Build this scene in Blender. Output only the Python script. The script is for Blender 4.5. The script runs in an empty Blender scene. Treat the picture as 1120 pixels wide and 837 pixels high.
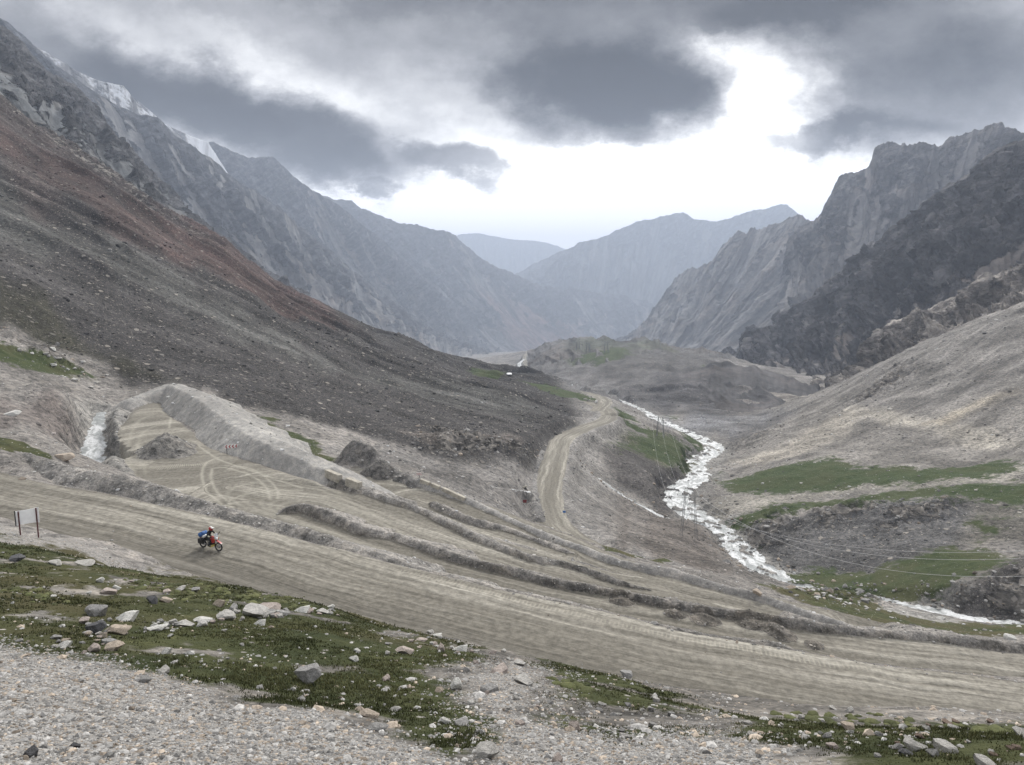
import bpy, bmesh, math, random
import numpy as np
from mathutils import Vector, Matrix
random.seed(7); RNG = np.random.default_rng(11)
scene = bpy.context.scene
COL = scene.collection
f32 = np.float32
R = math.radians
# ---------------------------------------------------------------- camera
FPX, CU, CV = 808.9, 560.0, 418.5
PITCH = math.atan(118.5/FPX)
cd = bpy.data.cameras.new('camera'); cam = bpy.data.objects.new('camera', cd); COL.objects.link(cam)
cd.lens = 26.0; cd.sensor_width = 36.0; cd.clip_start = 0.1; cd.clip_end = 200000
cam.location = (0, 0, 0); cam.rotation_euler = (math.pi/2-PITCH, 0, 0)
scene.camera = cam
CP, SP = math.cos(PITCH), math.sin(PITCH)

def ray(u, v):
    """bearing and slope (rise per metre out) of the sight line to a place in the picture"""
    xc = (np.asarray(u, float)-CU)/FPX; yc = (CV-np.asarray(v, float))/FPX
    dx, dy, dz = xc, CP+yc*SP, -SP+yc*CP
    return np.arctan2(dx, dy), dz/np.hypot(dx, dy)
def by_z(u, v, z):
    a, s = ray(u, v); r = z/s
    return np.array([r*math.sin(a), r*math.cos(a), z])
def by_r(u, v, r):
    a, s = ray(u, v)
    return np.array([r*math.sin(a), r*math.cos(a), r*s])
# ---------------------------------------------------------------- noise
_p = RNG.permutation(256).astype(np.int32); PERM = np.concatenate([_p, _p])
_g = np.linspace(0, 2*np.pi, 256, endpoint=False); GX = np.cos(_g).astype(f32); GY = np.sin(_g).astype(f32)
def perlin(x, y, seed=0):
    x = np.asarray(x, f32)+f32(seed*17.31+900); y = np.asarray(y, f32)+f32(seed*9.77+900)
    xi = np.floor(x); yi = np.floor(y); xf = x-xi; yf = y-yi
    xi = xi.astype(np.int32) & 255; yi = yi.astype(np.int32) & 255
    u = xf*xf*xf*(xf*(xf*6-15)+10); v = yf*yf*yf*(yf*(yf*6-15)+10)
    xa = (xi+1) & 255; ya = (yi+1) & 255
    pa = PERM[xi]; pb = PERM[xa]
    def gr(h, dx, dy): return GX[h]*dx+GY[h]*dy
    n00 = gr(PERM[pa+yi], xf, yf); n10 = gr(PERM[pb+yi], xf-1, yf)
    n01 = gr(PERM[pa+ya], xf, yf-1); n11 = gr(PERM[pb+ya], xf-1, yf-1)
    a = n00+u*(n10-n00); b = n01+u*(n11-n01)
    return (a+v*(b-a))*f32(1.5)
def fbm(x, y, o=4, seed=0, gain=0.5):
    t = 0; a = 1.0; f = 1.0
    for k in range(o):
        t = t+a*perlin(x*f, y*f, seed+k); a *= gain; f *= 2.03
    return t
def ridged(x, y, o=4, seed=0, gain=0.5):
    t = 0; a = 1.0; f = 1.0; w = 1.0
    for k in range(o):
        n = 1-np.abs(perlin(x*f, y*f, seed+k)); n = n*n*w
        t = t+a*n; w = np.clip(n*1.6, 0, 1); a *= gain; f *= 2.07
    return t
def sstep(a, b, x):
    t = np.clip((x-a)/(b-a), 0, 1); return t*t*(3-2*t)
def smooth_line(P, step):
    """Catmull-Rom through points, resampled about every STEP metres"""
    P = np.asarray(P, float); Q = np.vstack([2*P[0]-P[1], P, 2*P[-1]-P[-2]]); out = []
    for i in range(1, len(Q)-2):
        n = max(2, int(np.linalg.norm(Q[i+1][:2]-Q[i][:2])/step)); t = np.linspace(0, 1, n, endpoint=False)[:, None]
        a, b, c, d = Q[i-1], Q[i], Q[i+1], Q[i+2]
        out.append(0.5*(2*b+(c-a)*t+(2*a-5*b+4*c-d)*t*t+(3*b-a-3*c+d)*t**3))
    out.append(P[-1:]); return np.vstack(out)
# ---------------------------------------------------------------- mesh and object helpers
def mesh_np(name, V, F, mat=None, smooth=True, attrs=None):
    """V (n,3), F (m,3|4) index arrays -> mesh"""
    me = bpy.data.meshes.new(name); V = np.asarray(V, f32); F = np.asarray(F, np.int32); k = F.shape[1]
    me.vertices.add(len(V)); me.vertices.foreach_set('co', V.ravel())
    me.loops.add(F.size); me.loops.foreach_set('vertex_index', F.ravel())
    me.polygons.add(len(F)); me.polygons.foreach_set('loop_start', np.arange(0, F.size, k, dtype=np.int32))
    me.polygons.foreach_set('loop_total', np.full(len(F), k, np.int32))
    me.polygons.foreach_set('use_smooth', np.full(len(F), smooth, bool))
    for an, (ty, arr) in (attrs or {}).items():
        at = me.attributes.new(an, ty, 'POINT')
        at.data.foreach_set('color' if ty == 'FLOAT_COLOR' else 'vector' if ty == 'FLOAT_VECTOR' else 'value', np.asarray(arr, f32).ravel())
    if mat: me.materials.append(mat)
    me.update(calc_edges=True); return me
def link(name, me, parent=None):
    o = bpy.data.objects.new(name, me); COL.objects.link(o)
    if parent: o.parent = parent
    return o
def tag(o, label=None, cat=None, group=None, kind=None):
    if label: o['label'] = label
    if cat: o['category'] = cat
    if group: o['group'] = group
    if kind: o['kind'] = kind
    return o
def empty(name, loc, rz=0, label=None, cat=None, group=None):
    o = bpy.data.objects.new(name, None); COL.objects.link(o); o.location = loc; o.rotation_euler = (0, 0, rz)
    o.empty_display_size = 0.3
    return tag(o, label, cat, group)
# ---------------------------------------------------------------- node helpers
class NT:
    def __init__(s, tree): s.t = tree; s.n = tree.nodes; s.l = tree.links
    def new(s, ty, **kw):
        n = s.n.new(ty)
        for k, v in kw.items(): setattr(n, k, v)
        return n
    def put(s, sock, v):
        if isinstance(v, bpy.types.NodeSocket): s.l.new(v, sock)
        elif v is not None: sock.default_value = v
    def math(s, op, a, b=None, c=None, clamp=False):
        n = s.new('ShaderNodeMath', operation=op, use_clamp=clamp)
        for i, x in enumerate((a, b, c)): s.put(n.inputs[i], x)
        return n.outputs[0]
    def vmath(s, op, a, b=None, scale=None):
        n = s.new('ShaderNodeVectorMath', operation=op); s.put(n.inputs[0], a); s.put(n.inputs[1], b)
        if scale is not None: s.put(n.inputs['Scale'], scale)
        return n.outputs['Value'] if op in ('LENGTH', 'DOT_PRODUCT', 'DISTANCE') else n.outputs[0]
    def ramp(s, x, a, b, lo=0.0, hi=1.0, smooth=True):
        n = s.new('ShaderNodeMapRange', interpolation_type='SMOOTHSTEP' if smooth else 'LINEAR')
        for i, v in enumerate((x, a, b, lo, hi)): s.put(n.inputs[i], v)
        return n.outputs[0]
    def mix(s, f, a, b, mode='MIX'):
        n = s.new('ShaderNodeMix', data_type='RGBA', blend_type=mode); s.put(n.inputs[0], f); s.put(n.inputs[6], a); s.put(n.inputs[7], b)
        return n.outputs[2]
    def noise(s, vec, scale, detail=4, rough=0.55, dist=0.0):
        n = s.new('ShaderNodeTexNoise'); s.put(n.inputs['Vector'], vec); n.inputs['Scale'].default_value = scale
        n.inputs['Detail'].default_value = detail; n.inputs['Roughness'].default_value = rough; n.inputs['Distortion'].default_value = dist
        return n.outputs['Fac']
    def voro(s, vec, scale, rand=1.0):
        n = s.new('ShaderNodeTexVoronoi'); s.put(n.inputs['Vector'], vec); n.inputs['Scale'].default_value = scale; n.inputs['Randomness'].default_value = rand
        return n.outputs['Distance'], n.outputs['Color']
    def attr(s, name):
        return s.new('ShaderNodeAttribute', attribute_name=name)
    def sep(s, c):
        n = s.new('ShaderNodeSeparateColor'); s.put(n.inputs[0], c); return n.outputs
    def sepv(s, c):
        n = s.new('ShaderNodeSeparateXYZ'); s.put(n.inputs[0], c); return n.outputs
    def comb(s, x, y, z):
        n = s.new('ShaderNodeCombineXYZ')
        for i, v in enumerate((x, y, z)): s.put(n.inputs[i], v)
        return n.outputs[0]
    def bump(s, h, dist, strength=1.0, normal=None):
        n = s.new('ShaderNodeBump'); s.put(n.inputs['Height'], h); n.inputs['Distance'].default_value = dist; n.inputs['Strength'].default_value = strength
        if normal is not None: s.put(n.inputs['Normal'], normal)
        return n.outputs[0]
def material(name):
    m = bpy.data.materials.new(name); m.use_nodes = True; nt = NT(m.node_tree); b = nt.n['Principled BSDF']
    b.inputs['Roughness'].default_value = 0.9; b.inputs['Specular IOR Level'].default_value = 0.15
    return m, nt, b
def plain(name, rgb, rough=0.6, metal=0.0, spec=0.3, var=0.25, scale=8.0):
    """a painted or plain surface with a little mottling"""
    m, nt, b = material(name)
    tc = nt.new('ShaderNodeTexCoord').outputs['Object']; n = nt.noise(tc, scale, 4)
    k = nt.ramp(n, 0.3, 0.7, 1-var, 1+var*0.4)
    b_ = nt.vmath('SCALE', (rgb[0], rgb[1], rgb[2]), scale=k)
    nt.put(b.inputs['Base Color'], b_); b.inputs['Roughness'].default_value = rough; b.inputs['Metallic'].default_value = metal; b.inputs['Specular IOR Level'].default_value = spec
    return m
NAZ, QR, SEAMS, HAZE, EXPO, HZ = 1100, 1.0, False, 1.5e-4, 0.32, (-1300.0, 660.0)
# ================================================================ the ground: one sheet laid out by bearing and distance from the road bend
# roads, as (u, v, height) along their centre line
ROADS = {
 'main': dict(w=9.6, blend=2.2, pts=[(-420,462,-16.6),(-200,503,-17.5),(0,546,-18.5),(115,570,-19.2),(230,598,-20.0),(350,633,-20.6),(450,660,-21.2),(600,697,-22.0),(750,732,-22.8),(900,759,-23.4),(1050,783,-24.0),(1300,815,-25.0)]),
 'lane': dict(w=5.6, blend=1.6, pts=[(268,556,-25.2),(310,566,-25.3),(350,580,-25.4),(400,597,-25.6),(454,612,-25.9),(520,629,-26.2),(600,648,-26.5),(660,659,-26.8),(720,669,-27.1),(800,686,-27.6),(925,709,-28.4),(1040,722,-29.2),(1120,733,-29.9),(1320,752,-31.0)]),
 'terrace': dict(w=7.5, blend=1.6, pts=[(262,532,-25.2),(310,540,-25.4),(355,546,-25.7),(400,559,-26.2),(454,577,-26.8),(515,599,-27.4),(561,613,-27.9),(610,626,-28.5),(660,639,-29.4),(720,650,-30.6),(800,664,-31.8),(890,681,-33.0),(1000,706,-34.5)]),
 'lower': dict(w=5.5, blend=1.5, pts=[(428,548,-29.6),(455,540,-29.8),(490,548,-30.2),(520,559,-30.6),(561,575,-31.1),(600,589,-31.6),(654,612,-32.0),(725,637,-32.3),(800,655,-32.6),(890,677,-33.4)]),
 'spur': dict(w=4.0, blend=1.2, pts=[(440,552,-29.8),(475,563,-30.1),(515,577,-30.6),(561,592,-31.0),(610,606,-31.6)]),
 'descent': dict(w=8.0, blend=4.5, pts=[(672,612,-47.),(640,600,-48.5),(612,583,-50.),(600,562,-51.2),(597,540,-52.4),(603,515,-54.5),(609,495,-56.8),(617,479,-58.6),(640,468,-60.8),(662,460,-62.8),(666,452,-64.6),(656,444,-67.5),(636,440,-71.5),(612,437,-75)]),
 'valley': dict(w=8.0, blend=4.0, pts=[(654,449,-66.5),(662,441,-71),(657,435,-77),(641,430,-87),(618,424.5,-106),(597,414,-121),(580,403.5,-134),(574,395,-153),(575,388,-168),(582,382,-190)]),
 'track': dict(w=4.5, blend=3.0, pts=[(664,455,-64.5),(690,460,-68),(712,468,-72),(735,476,-77),(760,487,-83)]),
}
RIVERS = {
 'main': dict(w=[7,6,5,6,7,10,8,8,8.5,11,9.5,8,8,9,11,10,8,6,5,5,6,7,5], bank=4.0, pts=[(1180,696,-63),(1090,683,-64.5),(1040,673,-66),(1000,665,-67),(948,657,-68.6),(895,652,-70.2),(850,633,-72),(815,605,-74),(780,575,-77),(742,552,-79),(745,535,-80.2),(765,520,-81.6),(762,505,-83.2),(782,489,-85),(745,472,-87),(722,461,-88.6),(703,450,-91),(690,443,-95),(645,427,-106),(615,420,-113),(588,412,-124),(568,399,-146),(574,393,-160)]),
 'gully': dict(w=[1.2,1.4,1.6,1.8,2.2,2.6,3.0], bank=1.8, pts=[(655,523,-66.5),(680,541,-70),(700,552,-72.6),(715,560,-74.2),(730,567,-75.6),(750,573,-77),(768,578,-77.9)]),
 'culvert': dict(w=[0.8,1.3,1.5,1.5], bank=1.2, pts=[(520,527,-42.5),(548,533,-46),(565,535,-48.2),(577,537,-49.6)]),
 'ditch': dict(w=[1.5,2.1,2.9,3.6,3.6,4.2], bank=2.2, pts=[(110,450,-25.4),(107,463,-26.2),(104,478,-26.9),(101,495,-27.4),(104,510,-27.8),(116,524,-28.2)]),
}
C = []       # control points (bearing, log distance, slope)
def cr(*pts):
    for u, v, r in pts:
        a, s = ray(u, v); C.append((float(a), math.log(r), float(s)))
def cz(*pts):
    for u, v, z in pts:
        a, s = ray(u, v); C.append((float(a), math.log(z/s), float(s)))
def cw(deg, r, z): C.append((R(deg), math.log(r), z/r))
for d in range(-130, 131, 20):
    cw(d, 0.6, -1.62); cw(d, 1.5, -1.75 - 0.0*d)
for d in (-130,-105,-80,-60): cw(d, 8, -3.2); cw(d, 30, -8); cw(d, 80, -14); cw(d, 250, 0); cw(d, 900, 180)
for d in (130,105,80,60): cw(d, 8, -4.5); cw(d, 30, -15); cw(d, 80, -34); cw(d, 200, -52); cw(d, 500, 0); cw(d, 1200, 150)
for d in range(-34, 35, 17): cw(d, 3.0, -2.65)
# the slope in front of the camera
cr((-300,840,6.5),(0,837,6.2),(280,837,6.4),(560,837,6.8),(840,837,7.4),(1120,837,8.0),(1400,837,9))
cr((0,770,9.5),(280,785,8.6),(560,800,9.0),(840,805,10.2),(1120,805,12.5))
cr((0,715,13.5),(120,715,14.5),(280,745,12.2),(420,775,11),(560,775,11.5),(700,795,11.5))
cr((0,680,19),(100,680,20),(340,700,18),(480,725,16.5),(590,745,15),(700,770,14.5),(850,790,14.5),(1000,805,15))
cr((0,640,28),(150,645,28),(240,662,25.5),(330,676,23.5),(430,705,20.5),(560,728,19),(650,745,18.5),(780,773,18.5),(900,785,18),(1000,792,18.5))
cr((-200,560,50),(0,596,43),(60,605,42),(150,627,37),(260,643,32.5),(350,663,29.5),(450,692,26.5),(560,717,24.2),(650,736,22.8),(730,752,22.8),(850,769,23.5),(960,776,24.5),(1010,776,25.5),(1120,782,26.5),(1300,790,30))
for u, v, r in ((150,627,37),(260,643,32.5),(350,663,29.5),(450,692,26.5),(560,717,24.2),(650,736,22.8),(730,752,22.8),(850,769,23.5),(960,776,24.5),(1010,776,25.5),(1120,782,26.5),(1300,790,30)):
    cr((u, v+5, r*1.10), (u, v+12, r*1.22))
cr((0,579,57),(60,590,54),(120,607,49))
# roads and water
for d in list(ROADS.values())+list(RIVERS.values()):
    cz(*d['pts'])
# ground above and behind the haul road on the left, and the turning plateau
cr((-200,470,92),(0,484,94),(57,500,88),(0,470,112),(0,440,132),(50,430,150),(0,410,160),(60,470,124),(80,440,150),(75,490,112),(90,455,140))
cz((130,470,-25.0),(150,520,-25.0),(200,530,-25.0),(160,440,-25.0),(200,470,-25.0),(250,505,-25.1))
cr((128,432,172),(110,440,160),(185,421,184),(215,432,172),(250,458,150),(290,482,136),(330,495,126),(355,508,118))
cr((300,470,150),(340,488,140),(270,455,162),(375,505,128))
cz((400,510,-29.4),(425,520,-29.6),(380,500,-29.2))
cr((430,505,140),(480,525,128),(520,545,118))
# beyond the last bank
cr((520,535,150),(545,545,142),(565,550,150),(560,565,120),(640,575,150),(660,560,175),(640,535,205),(650,590,128),(700,600,135),(720,613,118),(740,592,165),(755,572,208),(700,575,185),(790,618,135),(820,640,115),(690,560,212))
cr((690,542,238),(715,525,262),(720,545,262),(700,515,262),(690,495,288),(650,500,262),(665,480,300),(700,475,330),(740,490,325),(755,510,310),(640,515,230),(720,465,420))
# left wall
cr((0,340,205),(0,300,238),(0,250,290),(0,200,350),(0,150,430),(0,85,560),(0,120,760),(-300,90,600),(100,205,800),(150,240,850),(200,268,850),(250,300,850),(300,325,850),(400,365,950),(500,398,1150),(0,160,1200))
cr((-300,340,170),(-300,200,260),(-300,50,420))
cr((100,395,196),(100,350,228),(100,280,290),(100,230,360),(100,180,450),(100,166,520),(50,122,540))
cr((200,412,192),(200,370,232),(200,320,292),(200,270,390),(200,244,480),(150,206,510))
cr((300,452,172),(300,410,222),(300,370,275),(300,330,370),(300,303,500))
cr((400,472,176),(400,440,226),(400,400,305),(400,370,400),(400,345,520))
cr((500,488,186),(500,455,246),(500,430,315),(500,405,430),(500,385,600))
cr((560,505,188),(560,470,240),(560,440,330),(560,420,460),(560,405,620))
cr((600,455,310),(600,435,420),(640,459,340),(600,478,250),(585,500,212))
# right side of the river
cr((850,528,272),(820,552,246),(900,547,250),(830,572,226),(790,545,262),(800,500,352))
cr((900,560,228),(1000,541,236),(1060,533,240),(1120,535,242),(950,552,230))
cr((850,590,210),(900,620,192),(960,630,182),(1000,612,189),(1060,600,197),(1120,592,202),(940,590,206),(1030,575,212),(1100,560,222))
cr((900,640,180),(1000,645,171),(940,645,174),(1060,660,163),(1100,645,168),(1120,630,172),(1120,660,166),(1090,612,188))
cr((870,652,98),(900,667,92),(950,672,106),(1000,682,112),(1060,692,112),(1120,696,112),(880,646,150),(960,660,150),(1020,674,146),(1120,687,146))
cr((850,510,300),(950,520,268),(1060,515,268),(1000,490,310),(900,490,325),(850,480,360),(930,452,385),(1000,450,362),(1100,450,340),(1120,490,300),(1120,400,400),(1000,400,450),(1120,345,480),(1050,362,505),(980,392,530),(905,428,540),(860,445,545),(825,465,470),(800,482,405),(790,470,430))
cr((1120,330,620),(1000,392,660),(905,436,680),(1300,420,300),(1300,330,480))
cr((780,462,452),(830,455,520),(760,452,520),(850,447,580),(800,425,640),(700,432,610),(720,445,540),(760,410,760),(720,393,880),(700,400,800),(660,388,1000),(625,400,960),(640,410,840),(670,379,1200),(720,379,1250),(610,388,1400),(850,420,800))
cr((560,390,2400),(640,386,3000),(700,384,2500),(500,392,1700),(450,385,1300),(590,384,5000),(620,383,9000),(850,415,1500),(1000,410,1100),(1120,390,1000))
C = np.array(C)
KAZ = 1.25   # bearing counts a little more than distance in the blend
def solve_rbf(P, y, c=0.03, lam=2e-4):
    X = np.c_[P[:,0]*KAZ, P[:,1]]; n = len(X)
    K = -np.sqrt(((X[:,None]-X[None])**2).sum(-1)+c*c)
    A = np.zeros((n+3, n+3)); A[:n,:n] = K+lam*np.eye(n); A[:n,n] = 1; A[:n,n+1:] = X; A[n,:n] = 1; A[n+1:,:n] = X.T
    return X, np.linalg.solve(A, np.r_[y, 0, 0, 0]), c
def eval_rbf(sol, a, l):
    X, w, c = sol; n = len(X); out = w[n]+w[n+1]*a*KAZ+w[n+2]*l
    for i in range(n): out = out-w[i]*np.sqrt((a*KAZ-X[i,0])**2+(l-X[i,1])**2+c*c)
    return out
SOL = solve_rbf(C, C[:,2])
# the grid: dense in the view, coarse round the sides
az = np.concatenate([np.linspace(-120,-44,40,endpoint=False), np.linspace(-44,-37,50,endpoint=False), np.linspace(-37,37,NAZ,endpoint=False), np.linspace(37,44,50,endpoint=False), np.linspace(44,120,41)])*math.pi/180
def seg(a, b, n, e=False): return np.linspace(math.log(a), math.log(b), n, endpoint=e)
lr = np.concatenate([seg(0.7,4,30), seg(4,34,int(560*QR)), seg(34,140,int(900*QR)), seg(140,650,int(520*QR)), seg(650,12000,int(190*QR),True)])
NR, NA = len(lr), len(az)
ca = np.linspace(az[0], az[-1], 420); ca = np.unique(np.concatenate([np.linspace(az[0],R(-40),60), np.linspace(R(-40),R(40),330), np.linspace(R(40),az[-1],60)])); cl = np.linspace(lr[0], lr[-1], 480)
S0 = eval_rbf(SOL, ca[None,:], cl[:,None])
def bilin(G, ga, gl, a, l):
    ia = np.clip(np.searchsorted(ga, a)-1, 0, len(ga)-2); il = np.clip(np.searchsorted(gl, l)-1, 0, len(gl)-2)
    fa = np.clip((a-ga[ia])/(ga[ia+1]-ga[ia]), 0, 1); fl = np.clip((l-gl[il])/(gl[il+1]-gl[il]), 0, 1)
    return (G[il,ia]*(1-fa)+G[il,ia+1]*fa)*(1-fl)+(G[il+1,ia]*(1-fa)+G[il+1,ia+1]*fa)*fl
AA, LL = np.meshgrid(az, lr); RR = np.exp(LL)
H = (bilin(S0, ca, cl, AA, LL)*RR).astype(f32)
X = (RR*np.sin(AA)).astype(f32); Y = (RR*np.cos(AA)).astype(f32); RR = RR.astype(f32)

def hit(u, v, r0=2.0):
    """where the sight line to (u,v) first meets the smooth ground: bearing, log distance"""
    a, s = ray(u, v); l = np.linspace(math.log(r0), cl[-1], 3000)
    g = bilin(S0, ca, cl, np.full_like(l, a), l); k = np.nonzero(g >= s)[0]
    return float(a), float(l[k[0]] if len(k) else l[np.argmax(g)])
# ---- distance to lines and polygons on the grid
def line_dist(P, margin):
    """P (n,3): nearest distance, signed side, run length and height along the line"""
    D = np.full(H.shape, 1e9, f32); S = np.zeros(H.shape, f32); Z = np.zeros(H.shape, f32); SG = np.zeros(H.shape, f32); s0 = 0.0
    for i in range(len(P)-1):
        a, b = P[i], P[i+1]; e = b[:2]-a[:2]; L2 = float(e@e); L = math.sqrt(L2)
        if L < 1e-6: continue
        ra, rb = math.hypot(*a[:2]), math.hypot(*b[:2]); t = np.clip(-(a[:2]@e)/L2, 0, 1); rm = np.linalg.norm(a[:2]+t*e)
        m = margin(s0) if callable(margin) else margin
        r0, r1 = max(rm-m, lr_min), max(ra, rb)+m
        i0, i1 = np.searchsorted(lr, [math.log(r0), math.log(r1)]); 
        aa = sorted([math.atan2(a[0],a[1]), math.atan2(b[0],b[1])]); da = math.asin(min(1, m/max(rm, m+.01)))
        j0, j1 = np.searchsorted(az, [aa[0]-da, aa[1]+da]); sl = (slice(i0, i1+1), slice(j0, j1+1))
        px = X[sl]-a[0]; py = Y[sl]-a[1]; t = np.clip((px*e[0]+py*e[1])/L2, 0, 1)
        dx = px-t*e[0]; dy = py-t*e[1]; d = np.hypot(dx, dy); k = d < D[sl]
        D[sl][k] = d[k]; S[sl][k] = (s0+t*L)[k]; Z[sl][k] = (a[2]+t*(b[2]-a[2]))[k]; SG[sl][k] = np.sign(e[0]*dy-e[1]*dx)[k]
        s0 += L
    return D, S, Z, SG
lr_min = 0.75
def poly_sd(pts, soft):
    """signed distance (inside positive) to a polygon given by places in the picture, measured on the ground in bearing/log distance; 0..1 ramp over SOFT"""
    Q = np.array([p if len(p) == 2 and abs(p[0]) < 3.2 and isinstance(p[0], float) and abs(p[1]) < 12 else hit(*p) for p in pts])
    m = soft*1.5; i0, i1 = np.searchsorted(lr, [Q[:,1].min()-m, Q[:,1].max()+m]); j0, j1 = np.searchsorted(az, [Q[:,0].min()-m, Q[:,0].max()+m])
    sl = (slice(i0, i1+1), slice(j0, j1+1)); a = AA[sl].astype(f32); l = LL[sl].astype(f32)
    ins = np.zeros(a.shape, bool); d = np.full(a.shape, 1e9, f32)
    for (x0, y0), (x1, y1) in zip(Q, np.roll(Q, -1, 0)):
        if y0 != y1:
            c = ((y0 > l) != (y1 > l)) & (a < (x1-x0)*(l-y0)/(y1-y0)+x0); ins ^= c
        ex, ey = x1-x0, y1-y0; L2 = ex*ex+ey*ey+1e-12; t = np.clip(((a-x0)*ex+(l-y0)*ey)/L2, 0, 1)
        d = np.minimum(d, (a-x0-t*ex)**2+(l-y0-t*ey)**2)
    d = np.sqrt(d)*np.where(ins, 1, -1)
    return sl, np.clip(0.5+d/(2*soft), 0, 1)
# ---- attributes on the ground
ROAD = np.zeros(H.shape, f32); GRASS = np.zeros(H.shape, f32); ROCK = np.zeros(H.shape, f32); WATER = np.zeros(H.shape, f32)
TINT = np.zeros(H.shape+(3,), f32); TINT[:] = (0.185, 0.175, 0.165); SPECK = np.full(H.shape, 0.5, f32); RC = np.zeros(H.shape+(3,), f32)
TRK = np.zeros(H.shape, f32); SMO = np.zeros(H.shape, f32); PEB = np.zeros(H.shape, f32)
# ---- relief: only the wavelengths that suit each distance
def relief():
    out = np.zeros(H.shape, f32)
    for k, lam in enumerate([0.22, 0.5, 1.1, 2.4, 5.2, 11, 24, 52]):
        r0, r1 = lam/0.11, lam/0.0022
        i0, i1 = np.searchsorted(lr, [math.log(max(r0*0.55, 0.7)), math.log(r1*1.6)])
        if i1-i0 < 2: continue
        r = RR[i0:i1]; w = sstep(r0*0.55, r0*1.1, r)*(1-sstep(r1*0.8, r1*1.6, r))
        n = perlin(X[i0:i1]/lam, Y[i0:i1]/lam, 20+k); n2 = 1-2*np.abs(perlin(X[i0:i1]/lam*.9, Y[i0:i1]/lam*.9, 40+k))
        out[i0:i1] += w*lam*(0.034*n+0.022*n2)
    return out
REL = relief()
# gullies and ribs down the left wall and the right fan
def wall_ribs():
    e = sstep(190, 320, RR)*sstep(0.02, 0.10, (-AA+R(6)))*(1-sstep(700, 1300, RR))
    c = R(4); u_ = X*math.sin(c)+Y*math.cos(c); d_ = X*math.cos(c)-Y*math.sin(c)
    wp = fbm(u_/90, d_/140, 3, 71)
    n = ridged(u_/46+wp*.8, d_/300+wp*.3, 4, 73)-0.75
    return (e*n*np.clip(RR*0.011, 0, 7)).astype(f32)
def fan_ribs():
    e = sstep(300, 420, RR)*sstep(R(14), R(22), AA)*(1-sstep(620, 900, RR))
    c = R(-23); u_ = X*math.sin(c)+Y*math.cos(c); d_ = X*math.cos(c)-Y*math.sin(c)
    wp = fbm(u_/70, d_/120, 3, 81)
    n = fbm(u_/26+wp, d_/220+wp*.3, 4, 83)
    return (e*n*2.2).astype(f32)
H += wall_ribs()+fan_ribs()
# the crest of the red scree, brought down to its true line
cu = np.array([-300,0,50,100,150,200,250,300,350,400,450,500,540,600]); cdv = np.array([9,9,24,25,19,18,10,22,18,20,15,12,7,0])/FPX
H -= (RR*np.interp(AA, ray(cu, 300)[0], cdv)*sstep(300, 560, RR)).astype(f32)
far_ = sstep(700, 1500, RR); H = (H*(1-far_)+np.clip(H, -620, 120+180*np.tanh(np.maximum(H-120, 0)/400))*far_).astype(f32)
mid_ = sstep(470, 640, RR)*(1-sstep(1400, 2400, RR))*sstep(R(-3), R(1), AA)*(1-sstep(R(16), R(20), AA)); H += (mid_*(ridged(X/62, Y/62, 5, 86)-.9)*5.0).astype(f32)
CARVED = np.zeros(H.shape, f32)
# ---- turning plateaus
def flat(pts, z, soft, road=True):
    sl, k = poly_sd([tuple(map(float, (lambda q: (math.atan2(q[0], q[1]), math.log(math.hypot(q[0], q[1]))))(by_z(u, v, z)))) for u, v in pts], soft)
    w = sstep(0.3, 0.62, k); H[sl] = H[sl]*(1-w)+z*w; CARVED[sl] = np.maximum(CARVED[sl], w*.9)
    if road: ROAD[sl] = np.maximum(ROAD[sl], sstep(0.38, 0.6, k))
    return sl
flat([(140,450),(165,440),(178,442),(186,452),(205,470),(232,488),(262,502),(300,513),(345,524),(372,536),(370,552),(330,548),(300,560),(290,575),(240,563),(200,549),(165,540),(138,520),(122,496),(120,475)], -25.0, .05)
flat([(382,515),(398,502),(420,502),(440,516),(462,528),(478,541),(465,556),(436,552),(412,540),(390,528)], -29.5, .035)
# tracks swing round the hump on the plateau
pc = by_z(205, 487, -25); dd = np.hypot(X-pc[0], Y-pc[1]); an = np.arctan2(X-pc[0], Y-pc[1])
RC[...,0] = an*14; RC[...,1] = dd*.30
pc = by_z(322, 556, -25.3); dd2 = np.hypot(X-pc[0], Y-pc[1]); k = (X > by_z(238,520,-25)[0]) & (dd2 < 45)
RC[...,0] = np.where(k, np.arctan2(X-pc[0], Y-pc[1])*14+40, RC[...,0]); RC[...,1] = np.where(k, dd2+3, RC[...,1])
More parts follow.
